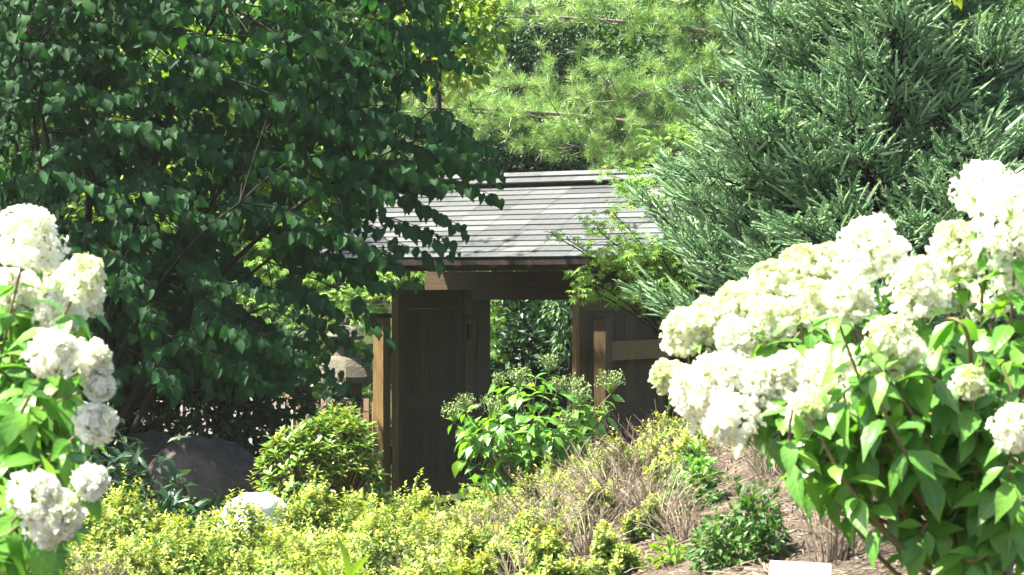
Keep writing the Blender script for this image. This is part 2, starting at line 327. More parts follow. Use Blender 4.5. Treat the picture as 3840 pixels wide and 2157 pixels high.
# ------------------------------------------------------------------ the ground
def build_ground():
    xs = np.concatenate([np.linspace(-120, -14, 20)[:-1], np.linspace(-14, 14, 141), np.linspace(14, 120, 20)[1:]])
    ys = np.concatenate([np.linspace(-20, 3, 10)[:-1], np.linspace(3, 30, 136), np.linspace(30, 140, 30)[1:]])
    X, Y = np.meshgrid(xs, ys, indexing='ij'); Z = gz(X, Y)
    V = np.stack([X, Y, Z], -1).reshape(-1, 3); n = len(ys)
    i = np.arange(len(xs) - 1)[:, None] * n; j = np.arange(n - 1)[None]
    F = np.stack([i + j, i + n + j, i + n + j + 1, i + j + 1], -1).reshape(-1, 4)
    MB().add(V, F).build('ground', M['ground'], None, True, kind='structure')
    # mulch chips and dry litter on the bank
    r = np.random.default_rng(5); N = 20000
    x = r.uniform(-1.5, 4.0, N); y = r.uniform(6, 17.5, N); pos = np.stack([x, y, gz(x, y) + .006], -1)
    al = rdir(r, N); al[:, 2] *= .3; no = np.array([0, 0, 1.]) + .5 * rdir(r, N)
    T = (np.array([(-.12, 0, 0), (.12, 0, 0), (.10, 1, .05), (-.10, 1, .03), (0, .5, .16)]), [np.array([(0, 1, 4), (1, 2, 4), (2, 3, 4), (3, 0, 4)])])
    mb = MB().scat(T, pos, al, no, r.uniform(.018, .06, N), r.random(N))
    n2 = 2600; x = r.uniform(-1, 3.6, n2); y = r.uniform(7, 17.5, n2)
    for q in range(n2):
        a = r.uniform(0, 6.28); l = r.uniform(.04, .16); p0 = np.array([x[q], y[q], 0]); d = np.array([math.cos(a), math.sin(a), 0]) * l; pts = np.array([p0 - d, p0, p0 + d]); pts[:, 2] = gz(pts[:, 0], pts[:, 1]) + .008 + r.random(3) * .03
        mb.tube(pts, [.003, .0025, .0015], 3, r.random())
    o = mb.build('mulch', M['chip'], None, kind='stuff'); tag(o, 'loose brown mulch chips and dry litter covering the bank', 'mulch')
build_ground()

# ------------------------------------------------------------------ the roofed gate
def build_gate():
    psi = math.radians(32); G0 = np.array([(1795 - 1920) / FPX * 24.3, 24.3, 0.0])
    g = thing('roofed_garden_gate', G0, 'dark timber garden gate with a grey shingled gable roof and open doors', 'gate', rz=-psi)
    W = 2.655; r = np.random.default_rng(11)
    B = lambda name, m, *a, parent=g, rnd=.5: MB().box(*a, rnd=rnd).build(name, m, parent)
    for x in (0, W):                      # main posts
        B('main_post', M['wood'], x - .07, x + .07, -.13, .13, -.2, 2.20, rnd=r.random())
        B('door_jamb', M['wood'], x - .05 + (.03 if x == 0 else -.03), x + .05 + (.03 if x == 0 else -.03), -.30, -.18, -.2, 2.14, rnd=r.random())
        B('ridge_strut', M['wood'], x - .06, x + .06, -.38, -.26, 2.478, 3.19)
    B('lintel', M['woodh'], -.62, W + .62, -.16, .13, 2.165, 2.475, rnd=.5)
    B('ridge_beam', M['woodh'], -.75, W + .75, -.39, -.25, 3.192, 3.33)
    for x in (0, W):                      # side beams that carry the eave purlins
        B('tie_beam', M['wood'], x - .06, x + .06, -1.895, -.40, 2.482, 2.565)
    for x, side in ((0, 1), (W, -1)):     # support posts with caps, rails back to the main posts
        p = B('support_post', M['litwood'] if x == 0 else M['wood'], x - .065, x + .065, -1.93, -1.80, -.2, 1.98, rnd=.5)  # left post takes the paler cedar, sunlight painted into its tone
        MB().box(x - .085, x + .085, -1.95, -1.78, 1.982, 2.005).box(x - .075, x + .075, -1.94, -1.79, 2.005, 2.03).build('post_cap', M['copper'], p)
        for z in (.45, 1.58): B('rail', M['litwood'] if z > 1 and x > 0 else M['wood'], x - .03, x + .03, -1.797, -.133, z, z + .19, rnd=r.random())  # upper right rail gets the cedar tone with sunlight in it
    # eave purlins
    B('eave_purlin', M['woodh'], -.7, W + .7, -2.02, -1.90, 2.47, 2.568)
    # door leaves, opened outward
    for x, ang, nm in ((.13, 0, 'l'), (W - .13, math.radians(9), 'r')):
        hinge = np.array([x, -.38, 0]); d = thing_part = bpy.data.objects.new('door', None); COL.objects.link(d); d.parent = g; d.location = hinge
        d.rotation_euler = (0, 0, -math.pi / 2 - ang); L = 1.45; z0, z1 = .06, 2.275
        f = lambda name, m, *a, rnd=.5: MB().box(*a, rnd=rnd).build(name, m, d)
        f('stile', M['wood'], 0, .13, -.025, .025, z0, z1, rnd=.9); f('stile', M['litwood'], L - .05, L, -.0255, .0255, z0, z1, rnd=.5)  # pale outer strip paints the sun on the door's edge
        f('stile', M['wood'], L - .14, L - .052, -.025, .025, z0, z1, rnd=.6)
        for a, b in ((z0, z0 + .18), (1.02, 1.14), (z1 - .2, z1)): f('rail', M['wood'], .132, L - .142, -.022, .022, a, b, rnd=r.random())
        n = 7; w = (L - .142 - .132) / n
        for i in range(n):
            f('plank', M['wood'], .132 + i * w + .002, .132 + (i + 1) * w - .002, -.009, .009, z0 + .182, 1.018, rnd=r.random() * .6)
            f('plank', M['wood'], .132 + i * w + .002, .132 + (i + 1) * w - .002, -.009, .009, 1.142, z1 - .202, rnd=r.random() * .6)
        for z in (.35, 1.95): f('hinge', M['iron'], -.06, .17, .0275, .034, z, z + .05)
        f('latch', M['iron'], .04, .09, .0275, .05, 1.72, 1.9)
    # roof: front slope from the ridge (y=-.318) down to the eave (y=-2.19)
    yr, ye, zr, ze = -.318, -2.19, 3.455, 2.60
    hx0, hx1 = W / 2 - 2.03, W / 2 + 1.98
    sl = np.array([0, ye - yr, ze - zr]); SL = np.linalg.norm(sl); sd = sl / SL; un = np.array([0, -sd[2], sd[1]]) * -1
    un = un if un[2] > 0 else -un
    C = lambda x, s, h: np.array([x, yr, zr]) + sd * s + un * h     # along x, down the slope, above the deck
    roof = MB().prism([C(hx0, 0, -.05), C(hx0, SL - .02, -.05), C(hx0, SL - .02, -.012), C(hx0, 0, -.012)], (hx1 - hx0, 0, 0))
    yb, zb = 1.05, zr - .885 / 1.872 * 1.368
    roof.prism([(hx0, yr + .001, zr - .05), (hx0, yr + .001, zr - .004), (hx0, yb, zb), (hx0, yb, zb - .05)], (hx1 - hx0, 0, 0))
    ro = roof.build('roof', M['wood'], g)
    n_c = 15; ex = SL / n_c; cols = 9; wx = (hx1 - hx0 + .04) / cols
    variants = []
    for k in range(6):
        v = MB(); L2 = ex * 1.25
        a = [(0.0015, 0, 0), (wx - .0015, 0, 0), (wx - .0015, L2, 0), (.0015, L2, 0)]
        # local frame: x along the eave, y down the slope, z out; lower edge proud
        lo = [(a[0][0], 0, .001), (a[1][0], 0, .001), (a[2][0], L2, .0105), (a[3][0], L2, .0105)]
        hi = [(a[0][0], 0, .008), (a[1][0], 0, .008), (a[2][0], L2, .0225), (a[3][0], L2, .0225)]
        variants.append(v.add(lo + hi, [(0, 1, 2, 3), (4, 7, 6, 5), (0, 4, 5, 1), (1, 5, 6, 2), (2, 6, 7, 3), (3, 7, 4, 0)], k / 5).mesh('shingle', M['shingle']))
    for i in range(n_c):
        for j in range(cols):
            o = bpy.data.objects.new('shingle', variants[int(r.integers(0, 6))]); COL.objects.link(o); o.parent = ro
            q = C(hx0 - .02 + j * wx, i * ex - .02 + r.normal() * .002, -.008 + r.normal() * .0012)
            ep = r.normal() * .004; Mx = np.eye(4); Mx[:3, 0] = np.array([1., 0, 0]) + sd * ep + un * abs(r.normal()) * .0015; Mx[:3, 1] = sd - np.array([1., 0, 0]) * ep; Mx[:3, 2] = un; Mx[:3, 3] = q
            o.matrix_basis = Matrix(Mx.tolist())
    # ridge cap of two lapped boards over a near-black strip that paints their shadow line
    bt = MB().prism([C(hx0 - .03, -.01, .024), C(hx0 - .03, .17, .024), C(hx0 - .03, .17, .056), C(hx0 - .03, -.01, .056)], (hx1 - hx0 + .06, 0, 0)).build('ridge_shadow_strip', M['copper'], ro)
    capn = 9; cw = (hx1 - hx0 + .10) / capn
    for j in range(capn):
        x0 = hx0 - .05 + j * cw
        for s0, s1, h0, h1 in ((.05, .215, .060, .074), (-.035, .085, .079, .092)):
            MB().prism([C(x0 + .0015, s0, h0 - .004), C(x0 + .0015, s1, h0), C(x0 + .0015, s1, h1), C(x0 + .0015, s0, h1 - .004)], (cw - .003, 0, 0), rnd=r.random()).build('ridge_board', M['shingle'], ro)
        MB().box(x0 + .0015, x0 + cw - .0015, yr + .005, yr + .2, zr + .02, zr + .05, rnd=r.random()).build('ridge_board', M['shingle'], ro)
    # fascia, bargeboards, rafters
    e = C(0, SL, 0); MB().box(hx0 - .03, hx1 + .03, e[1] - .005, e[1] + .03, e[2] - .075, e[2] - .012).build('fascia', M['copper'], g)
    for x in (hx0 - .03, hx1):
        MB().prism([C(x, -.02, -.16), C(x, SL - .04, -.16), C(x, SL - .04, .0), C(x, -.02, .0)], (.03, 0, 0)).build('bargeboard', M['woodh'], g)
    for k in range(10):
        x = hx0 + .06 + k * (hx1 - hx0 - .18) / 9
        MB().prism([C(x, .05, -.13), C(x, SL - .05, -.13), C(x, SL - .05, -.052), C(x, .05, -.052)], (.06, 0, 0)).build('rafter', M['litwood'], g)  # rafters use the cedar copy with sun mixed into its colour
        MB().prism([(x, yr + .05, zr - .16), (x, yr + .05, zr - .075), (x, yb - .03, zb - .055), (x, yb - .03, zb - .14)], (.06, 0, 0)).build('rafter', M['litwood'], g)
build_gate()

# ------------------------------------------------------------------ stone lantern, rocks, fence, label
def build_lantern():
    b = on_ground(1293, 26.0); b[2] = -.02
    t = thing('stone_lantern', b, 'mossy granite lantern with a broad octagonal cap behind the gate post', 'lantern')
    MB().lathe([(.0, 0), (.36, 0), (.36, .14), (.28, .2), (.0, .2)], 8, rot=.3).build('base', M['granite'], t)
    MB().lathe([(.0, .2), (.15, .2), (.13, .5), (.13, .8), (.0, .8)], 10).build('shaft', M['granite'], t)
    MB().lathe([(.0, .8), (.16, .8), (.28, .88), (.28, .96), (.0, .96)], 8, rot=.3).build('platform', M['granite'], t)
    fb = MB()
    for k in range(6):
        a = k * math.pi / 3 + .2; fb.tube([(.16 * math.cos(a), .16 * math.sin(a), .96), (.16 * math.cos(a), .16 * math.sin(a), 1.21)], .05, 6)
    fb.lathe([(.0, .96), (.12, .962), (.12, 1.2), (0, 1.2)], 6); fb.build('fire_box', M['granite'], t)
    MB().lathe([(.0, 1.2), (.31, 1.17), (.355, 1.19), (.36, 1.26), (.30, 1.38), (.23, 1.465), (.15, 1.505), (.0, 1.51)], 8, rot=.12).build('cap', M['granite'], t)
    MB().lathe([(.0, 1.50), (.13, 1.505), (.11, 1.60), (.115, 1.70), (0, 1.70)], 8).build('neck', M['granite'], t)
    MB().lathe([(.0, 1.695), (.22, 1.70), (.235, 1.74), (.16, 1.83), (.08, 1.87), (.0, 1.875)], 8, rot=.12).build('upper_cap', M['granite'], t)
    MB().lathe([(.0, 1.86), (.05, 1.87), (.065, 1.91), (.05, 1.96), (.015, 2.0), (.0, 2.005)], 10).build('finial', M['granite'], t)
build_lantern()
def rock(name, c, rad, mat, seed, label, cat='rock', rot=0, amp=.006):
    r = np.random.default_rng(seed); n1, n2 = 64, 40
    u = np.linspace(0, 2 * np.pi, n1, endpoint=False); v = np.linspace(-np.pi / 2, np.pi / 2, n2); U, Vv = np.meshgrid(u, v, indexing='ij')
    d = np.stack([np.cos(U) * np.cos(Vv), np.sin(U) * np.cos(Vv), np.sin(Vv)], -1)
    f = np.ones(U.shape)
    for k in range(10):
        q = nrm(r.normal(size=3)); f = np.minimum(f, r.uniform(.70, .96) / np.maximum((d * q).sum(-1), .3))
    for k in range(30):
        q = r.normal(size=3) * r.uniform(2, 20); f += amp * np.sin((d * q).sum(-1) + r.uniform(0, 6))
    V = d * f[..., None] * np.array(rad); cr, s = math.cos(rot), math.sin(rot); V = V @ np.array([[cr, s, 0], [-s, cr, 0], [0, 0, 1]])
    i = np.arange(n1)[:, None]; j = np.arange(n2 - 1)[None]; ip = (i + 1) % n1
    F = np.stack([i * n2 + j, ip * n2 + j, ip * n2 + j + 1, i * n2 + j + 1], -1).reshape(-1, 4)
    o = MB().add(V.reshape(-1, 3), F).build(name, mat, None, True); o.location = c
    return tag(o, label, cat)
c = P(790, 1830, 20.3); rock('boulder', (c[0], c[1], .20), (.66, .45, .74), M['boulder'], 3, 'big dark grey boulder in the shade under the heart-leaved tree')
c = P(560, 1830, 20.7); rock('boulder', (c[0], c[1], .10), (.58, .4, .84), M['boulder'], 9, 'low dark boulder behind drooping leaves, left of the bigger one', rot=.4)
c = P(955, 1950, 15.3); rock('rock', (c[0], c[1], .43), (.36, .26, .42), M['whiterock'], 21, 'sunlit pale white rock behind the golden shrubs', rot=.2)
c = P(2190, 1640, 18.2); rock('rock', (c[0], c[1], gz(c[0], c[1]) + .1), (.22, .2, .28), M['litwood'] if 0 else M['granite'], 31, 'small tan rock half hidden beside the flowering green shrub')
def build_fence():
    A = np.array([-1.55, 25.2]); Bp = np.array([-6.2, 28.6]); L = np.linalg.norm(Bp - A)
    t = thing('picket_fence', (A[0], A[1], 0), 'low picket fence of cedar boards running behind the stone lantern', 'fence', rz=math.atan2(*(Bp - A)[::-1]))
    r = np.random.default_rng(4); n = 44; pitch = L / n
    for i in range(n):
        w = pitch * .62; h = .98 + r.normal() * .015
        MB().box(i * pitch, i * pitch + w, -.012, .012, -.05, h, rnd=r.random()).build('picket', M['fence'] if i < 10 else M['fencegrey'], t)
    for z in (.25, .75): MB().box(-.02, L, -.05, -.014, z, z + .08).build('rail', M['fence'], t)
    for i in range(5): MB().box(i * L / 4 - .05, i * L / 4 + .05, -.15, -.052, -.1, 1.1).build('post', M['fence'], t)
build_fence()
def build_sign():
    Y = 5.3; a = P(2890, 2104, Y); b = P(3115, 2116, Y - .02); c = (a + b) / 2; gx = c[0]
    base = np.array([c[0] - .01, Y - .06, float(gz(c[0], Y - .07))])
    t = thing('plant_label', base, 'blank white plant label plate on a metal stake in the mulch', 'plant label')
    MB().tube([(0, 0, -.1), (0, 0, c[2] - base[2] - .045)], .005, 8).build('stake', M['metal'], t)
    u = nrm(b - a); dn = nrm(np.array([-.16, -.80, -.58])); n = nrm(np.cross(dn, u)); w = np.linalg.norm(b - a); n = n if n[2] > 0 else -n
    q = a - base; MB().prism([q, q + u * w, q + u * w + dn * .10, q + dn * .10], -n * .004).build('plate', M['sign'], t)
build_sign()

# ------------------------------------------------------------------ the heart-leaved tree on the left
def inpoly(px, py, poly):
    poly = np.asarray(poly, float); ins = np.zeros(len(px), bool); x1, y1 = poly[-1]
    for x2, y2 in poly:
        c = ((y1 > py) != (y2 > py)) & (px < (x2 - x1) * (py - y1) / (y2 - y1 + 1e-9) + x1); ins ^= c; x1, y1 = x2, y2
    return ins
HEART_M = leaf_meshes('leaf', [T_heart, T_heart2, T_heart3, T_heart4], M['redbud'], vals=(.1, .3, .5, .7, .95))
def build_redbud():
    r = np.random.default_rng(77); base = np.array([-4.0, 20.6, float(gz(-4.0, 20.6))])
    t = thing('heart_leaved_tree', base, 'large dark green heart-leaved tree overhanging the gate roof', 'tree')
    poly = [(-1300, -1100), (1300, -1100), (1620, -500), (1720, 0), (1800, 150), (1760, 300), (1600, 400), (1790, 500), (1860, 620), (1850, 750), (1700, 700), (1590, 790), (1720, 860), (1700, 950), (1560, 930), (1600, 1010),
            (1500, 1090), (1330, 1130), (1300, 1260), (1230, 1360), (1050, 1480), (700, 1560), (380, 1560), (0, 1420), (-600, 1350), (-1300, 900)]
    N = 5200; px = r.uniform(-1300, 1900, N); py = r.uniform(-1100, 1520, N); k = inpoly(px, py, poly); px, py = px[k], py[k]
    infr = (px > -150) & (py > -150); keep = infr | (r.random(len(px)) < .38); px, py = px[keep], py[keep]
    # thin it where the photo shows the sunlit wood through the crown
    dens = .62 + .38 * np.sin(px / 190. + 1.3 * np.sin(py / 260.)) * np.sin(py / 150. + 1.1 * np.sin(px / 310.))
    gap = np.exp(-((px - 1000) / 330.) ** 2 - ((py - 880) / 380.) ** 2) * .42 - .5 * ((py > 1000) & (px < 1000)) * (px > -100)
    keep = r.random(len(px)) < np.clip(dens - gap, .10, 1) * .50; px, py = px[keep], py[keep]
    Y = 19.0 + r.random(len(px)) * np.interp(px, [0, 600, 1000, 1800], [4.4, 3.6, 1.8, 1.4])
    tips = np.stack([(px - 1920) / FPX * Y, Y, CAM_Z - (py - 1078.5) / FPX * Y], -1)
    # sprays whose ends show against the roof
    ex = [((1600, 560), (1885, 655)), ((1560, 640), (1865, 745)), ((1500, 740), (1755, 870)), ((1480, 830), (1715, 955)), ((1450, 900), (1650, 985)), ((1420, 700), (1640, 800)), ((1560, 480), (1850, 560)),
          ((1500, 250), (1780, 240)), ((1500, 120), (1800, 130)), ((1380, 950), (1560, 1060)), ((1150, 1240), (1380, 1330)), ((1100, 1180), (1330, 1240)), ((1240, 1020), (1490, 1090)), ((1330, 1120), (1470, 1290)), ((1180, 700), (1420, 760)), ((1200, 800), (1430, 860)), ((1180, 880), (1420, 960)), ((1250, 620), (1480, 690)), ((1180, 960), (1400, 1020)), ((1000, 1250), (1230, 1330)), ((1050, 1330), (1260, 1400)), ((1080, 1380), (1300, 1440)), ((1230, 760), (1500, 850)), ((1260, 900), (1480, 960))]
    exb = np.array([P(*a, 19.7) for a, b in ex]); ext = np.array([P(*b, 19.6) for a, b in ex])
    out = tips - np.array([base[0], base[1] + .3, 3.]); out[:, 2] *= .25; d = nrm(nrm(out) + r.normal(size=out.shape) * [.4, .4, .18] + [0, 0, -.20])
    ln = r.uniform(.45, .95, len(tips)); bases = tips - d * ln[:, None]; bases[:, 2] += .10 * ln
    bases = np.vstack([bases, exb]); tips = np.vstack([tips, ext])
    # limbs
    tr = MB(); lp = []
    tg = [(100, 200, 18), (420, -500, 18.6), (900, -100, 17.8), (1250, 250, 18.6), (1480, 560, 18.1), (1300, 800, 18.4), (-300, 500, 18.2), (900, 760, 17.4), (500, 900, 17.5), (150, 1000, 17.8), (1500, -300, 18.8), (-700, 100, 18.4), (1000, 1150, 18.8), (700, 300, 19.4), (-200, -700, 18.6)]
    for i, (a, b, y) in enumerate(tg):
        e = P(a, b, y + 1.7); st = base + [r.normal() * .10, r.normal() * .08, -.1]; mid = st * .45 + e * .55; mid[2] = max(st[2], e[2]) * .62 + .35; mid[0] = st[0] + (e[0] - st[0]) * .28
        pts = bez(st, mid, e, 14); tr.tube(pts, np.linspace(.055 if i < 5 else .035, .008, 14), 7); lp.append(pts[4:])
    lp = np.vstack(lp)
    P_, A_, N_, S_ = [], [], [], []
    for b, e in zip(bases, tips):
        q = lp[np.argmin(((lp - b) ** 2).sum(-1) + 2 * np.maximum(0, lp[:, 2] - b[2] - .3))]
        tr.tube(bez(q, q * .4 + b * .6 + [0, 0, .05], b, 6), np.linspace(.008, .005, 6), 4)
        L = np.linalg.norm(e - b); m = (b + e) / 2 + [0, 0, .10 * L]; n = max(6, int(L / .036)); pts = bez(b, m, e, n)
        tr.tube(pts[:: max(1, n // 6)], .004, 3)
        tt = nrm(np.gradient(pts, axis=0)); sd = nrm(np.cross(tt, [0, 0, 1.])); sg = np.where(np.arange(n) % 2, 1, -1)[:, None]
        pos = pts + sd * sg * .035 + r.normal(size=(n, 3)) * .018 - [0, 0, .015]
        al = nrm(tt * .45 + sd * sg * .45 + [0, 0, -.9] + r.normal(size=(n, 3)) * .30)
        outw = nrm((pts - base) * [1, 1, 0])
        no = outw * .45 + np.array([0, -.75, .45]) + r.normal(size=(n, 3)) * .38
        P_.append(pos); A_.append(al); N_.append(no); S_.append((.062 + .085 * r.random(n) ** .8) * np.linspace(1.05, .85, n))
    tr.build('trunk', M['bark'], t, True, base)
    pos, al, no, s = map(np.concatenate, (P_, A_, N_, S_))
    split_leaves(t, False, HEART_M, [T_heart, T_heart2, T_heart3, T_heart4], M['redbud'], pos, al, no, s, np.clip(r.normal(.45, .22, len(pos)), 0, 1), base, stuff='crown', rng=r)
    return len(pos)
print('redbud leaves', build_redbud())

# ------------------------------------------------------------------ panicle hydrangeas
HYD_M = leaf_meshes('leaf', [T_ovate, T_ovate2], M['hyd_leaf'])
def floret_tpl():
    V = []; F = []
    for k in range(4):
        a = k * math.pi / 2; d = np.array([math.cos(a), math.sin(a), 0]); s = np.array([-math.sin(a), math.cos(a), 0]); i = len(V)
        V += [(0, 0, 0), d * .32 - s * .26 + [0, 0, .10], d * .56 + [0, 0, .07], d * .32 + s * .26 + [0, 0, .10]]; F.append((i, i + 1, i + 2, i + 3))
    return np.array(V, float), np.array(F)
T_flor = floret_tpl()
def flower_head(parent, origin, c, axis, rx, rz, white, r, n=None):
    "a domed cone of four-petalled florets; white 0 = lime buds, 1 = fully open"
    n = n or int(150 + 5200 * rx); n = min(n, 560); axis = nrm(axis)
    t = r.uniform(-1, 1, n) ; th = r.uniform(0, 2 * np.pi, n); rad = np.sqrt(np.clip(1 - t * t, 0, 1)) ** .8 * np.where(r.random(n) < .16, r.uniform(1.0, 1.22, n), r.uniform(.6, 1.02, n))
    taper = 1 - .26 * t; x = nrm(np.cross(axis, [.3, 1, .1])); y = np.cross(axis, x)
    lump = 1 + .17 * np.sin(3 * th + 4 * t + r.uniform(0, 6)) + .08 * np.sin(5 * th - 7 * t)
    q = (x[None] * np.cos(th)[:, None] + y[None] * np.sin(th)[:, None]) * (rad * taper * rx * lump)[:, None] + axis[None] * (t * rz * (.75 + .25 * rad))[:, None]
    no = nrm(q / np.array([rx, rx, rz]) + r.normal(size=(n, 3)) * .35 + [0, 0, .25])
    al = rdir(r, n); rn = np.clip(white - .06 + r.normal(size=n) * .16 + .12 * (1 - t) - .15 * (t > .55), 0, 1)
    mb = MB().scat(T_flor, c + q, al, no, r.uniform(.019, .027, n), rn)
    nb = n // 2; mb.scat(T_small, (c + q * .93)[:nb], rdir(r, nb), rdir(r, nb), r.uniform(.012, .02, nb), np.clip(rn[:nb] - .3, 0, 1))
    for i in range(0, n, 9):
        mb.tube([c - axis * rz * .9, c + q[i] * .4 - axis * rz * .35, c + q[i] * .95], .0012, 3, .0)
    return mb.build('flower_head', M['floret'], parent, False, origin)
def hydrangea(label, base, heads, leafy, seed, trunk_top, droop=1.0, size=(.075, .13), stemside=0, extra_trunk=None):
    r = np.random.default_rng(seed); base = np.asarray(base, float)
    t = thing('panicle_hydrangea', base, label, 'shrub')
    st = MB(); P_, A_, N_, S_ = [], [], [], []; tt_ = np.asarray(trunk_top, float)
    for k in range(4):
        e = tt_ + r.normal(size=3) * [.07, .07, .12]
        st.tube(bez(base + [r.normal() * .03, r.normal() * .03, -.05], (base + e) / 2 + r.normal(size=3) * .05, e, 8), np.linspace(.026, .014, 8), 7)
    st.tube(bez(base - [0, 0, .05], (base + tt_) / 2 + [.03, 0, 0], tt_, 8), np.linspace(.042, .022, 8), 9)
    ends = []
    for (px, py, Y, rp, wh, ax) in heads:
        c = P(px, py, Y); rx = .92 * rp / FPX * Y; rz = rx * r.uniform(1.05, 1.35); ax = nrm(np.array(ax, float) + r.normal(size=3) * .12)
        flower_head(t, base, c, ax, rx, rz, wh, r); ends.append((c - ax * rz * .7, ax))
    for (px, py, Y) in leafy: ends.append((P(px, py, Y), nrm(np.array([-.3, -.2, .6]) + r.normal(size=3) * .4)))
    for e, ax in ends:
        f = r.uniform(.35, 1); s = base * (1 - f) + tt_ * f; L = np.linalg.norm(e - s); m = e - ax * L * .45 + r.normal(size=3) * .03
        pts = bez(s, m, e, 16); st.tube(pts, np.linspace(.009, .0035, 16), 6)
        dist = np.linalg.norm(pts - e, axis=1); ii = [int(np.argmin(np.abs(dist - q))) for q in np.arange(.02, min(L * .85, .40), .05)]
        tg = nrm(np.gradient(pts, axis=0))
        for n_, i in enumerate(ii):
            a0 = n_ * 1.57 + r.uniform(-.4, .4)
            x = nrm(np.cross(tg[i], [.2, .9, .3])); y = np.cross(tg[i], x)
            for k in range(3 if r.random() < .45 else 2):
                a = a0 + k * (2.09 if r.random() < .3 else 3.14); o = x * math.cos(a) + y * math.sin(a)
                al = nrm(o + tg[i] * .35 + np.array([0, 0, -.45 * droop]) + r.normal(size=3) * .18)
                P_.append(pts[i] + o * .012); A_.append(al); N_.append(nrm(tg[i] * .5 + np.array([0, -.25, .8]) + r.normal(size=3) * .3)); S_.append(r.uniform(*size) * (.7 if n_ == 0 else 1))
    st.build('stem', M['stem'] if extra_trunk is None else M['stem'], t, True, base)
    pos, al, no, s = map(np.array, (P_, A_, N_, S_))
    split_leaves(t, True, HYD_M, [T_ovate, T_ovate2], M['hyd_leaf'], pos, al, no, s, np.clip(r.normal(.5, .22, len(pos)), 0, 1), base, rng=r)
    return len(pos)
up = (-.15, -.15, 1)
RH = [(3690, 700, 6.6, 110, .9, up), (3800, 800, 6.4, 150, .95, up), (3830, 985, 6.5, 130, .85, up), (3265, 925, 6.3, 125, .9, (-.35, -.2, 1)), (3585, 935, 6.7, 105, .5, up), (3440, 1075, 6.2, 105, .7, (-.3, -.3, .9)),
      (2560, 1245, 6.9, 80, .55, (-.8, -.1, .7)), (2660, 1195, 6.9, 85, .5, (-.7, -.2, .7)), (2770, 1140, 6.9, 90, .5, (-.6, -.1, .8)), (2890, 1060, 7.0, 85, .45, (-.5, 0, .9)), (3000, 1000, 7.1, 85, .45, (-.4, 0, .9)), (3110, 990, 7.1, 80, .5, (-.4, 0, .9)),
      (2900, 1190, 6.6, 85, .6, (-.5, -.3, .8)), (3050, 1130, 6.6, 85, .55, (-.4, -.3, .8)), (3180, 1120, 6.5, 85, .75, (-.3, -.2, .9)), (2760, 1260, 6.6, 75, .7, (-.6, -.3, .6)),
      (3350, 1290, 6.0, 105, .55, (-.3, -.5, .8)), (2505, 1410, 6.8, 60, .4, (-.9, -.1, .5)), (2620, 1480, 6.4, 105, .95, (-.8, -.3, .4)), (2700, 1420, 6.3, 105, .9, (-.6, -.4, .6)), (2840, 1440, 6.3, 100, .85, (-.5, -.5, .6)),
      (2960, 1410, 6.3, 90, .8, (-.4, -.5, .7)), (3120, 1385, 6.2, 100, .75, (-.3, -.5, .7)), (2740, 1580, 6.2, 95, .92, (-.6, -.5, -.2)), (3240, 1470, 6.1, 80, .5, (-.2, -.6, .6)), (3030, 1540, 6.1, 80, .5, (-.2, -.6, .5)),
      (3810, 1600, 5.9, 85, .7, (.1, -.5, .8)), (3640, 1430, 6.0, 55, .35, (0, -.5, .8)), (3700, 1120, 6.9, 85, .7, up), (3560, 1100, 6.8, 70, .5, up)]
rr = np.random.default_rng(123)
RL = [(rr.uniform(2800, 3880), rr.uniform(1180, 1560), rr.uniform(5.9, 7.0)) for _ in range(26)] + [(rr.uniform(2900, 3800), rr.uniform(1420, 1560), rr.uniform(5.9, 6.8)) for _ in range(30)] + \
     [(3480, 1960, 6.1), (3560, 2040, 6.2), (3420, 2060, 6.3), (3600, 1900, 6.2), (3700, 2080, 6.0), (3660, 1980, 6.6), (3820, 1900, 6.2), (3520, 1860, 6.5), (3780, 1750, 5.9), (3850, 2050, 6.4)]
bx = P(3790, 2157, 6.5)
print('hyd R', hydrangea('broad panicle hydrangea with many white and lime flower heads above the mulch bank', (bx[0], 6.5, float(gz(bx[0], 6.5))), RH, RL, 8, P(3600, 1640, 6.5), 1.15))
LH = [(105, 890, 6.0, 125, .95, (.1, -.1, 1)), (310, 1045, 5.8, 85, .6, (.4, -.1, 1)), (165, 1075, 6.2, 95, .8, (.2, 0, 1)), (235, 1165, 6.0, 80, .85, (.4, -.2, .8)), (30, 1090, 6.1, 80, .75, (0, -.1, 1)),
      (205, 1320, 5.6, 85, .95, (.4, -.4, .6)), (355, 1350, 5.7, 65, .9, (.7, -.2, .5)), (375, 1450, 5.7, 50, .9, (.8, -.2, .2)), (365, 1585, 5.65, 70, .85, (.8, -.3, .4)), (330, 1120, 6.3, 55, .6, (.5, 0, 1)),
      (140, 1860, 5.45, 85, .95, (.5, -.5, .5)), (230, 1925, 5.45, 80, .75, (.5, -.5, .4)), (345, 1805, 5.55, 60, .98, (.8, -.2, .4)), (180, 1975, 5.45, 70, .95, (.4, -.6, 0)), (10, 1150, 6.3, 70, .8, (0, 0, 1))]
LL = [(rr.uniform(-250, 270), rr.uniform(1280, 2150), rr.uniform(5.85, 6.6)) for _ in range(46)]
bx = P(-220, 2157, 6.1)
print('hyd L', hydrangea('narrow leafy panicle hydrangea with pure white heads beside the dark tree', (bx[0], 6.1, float(gz(bx[0], 6.1))), LH, LL, 18, P(-60, 1750, 6.1), 1.0))

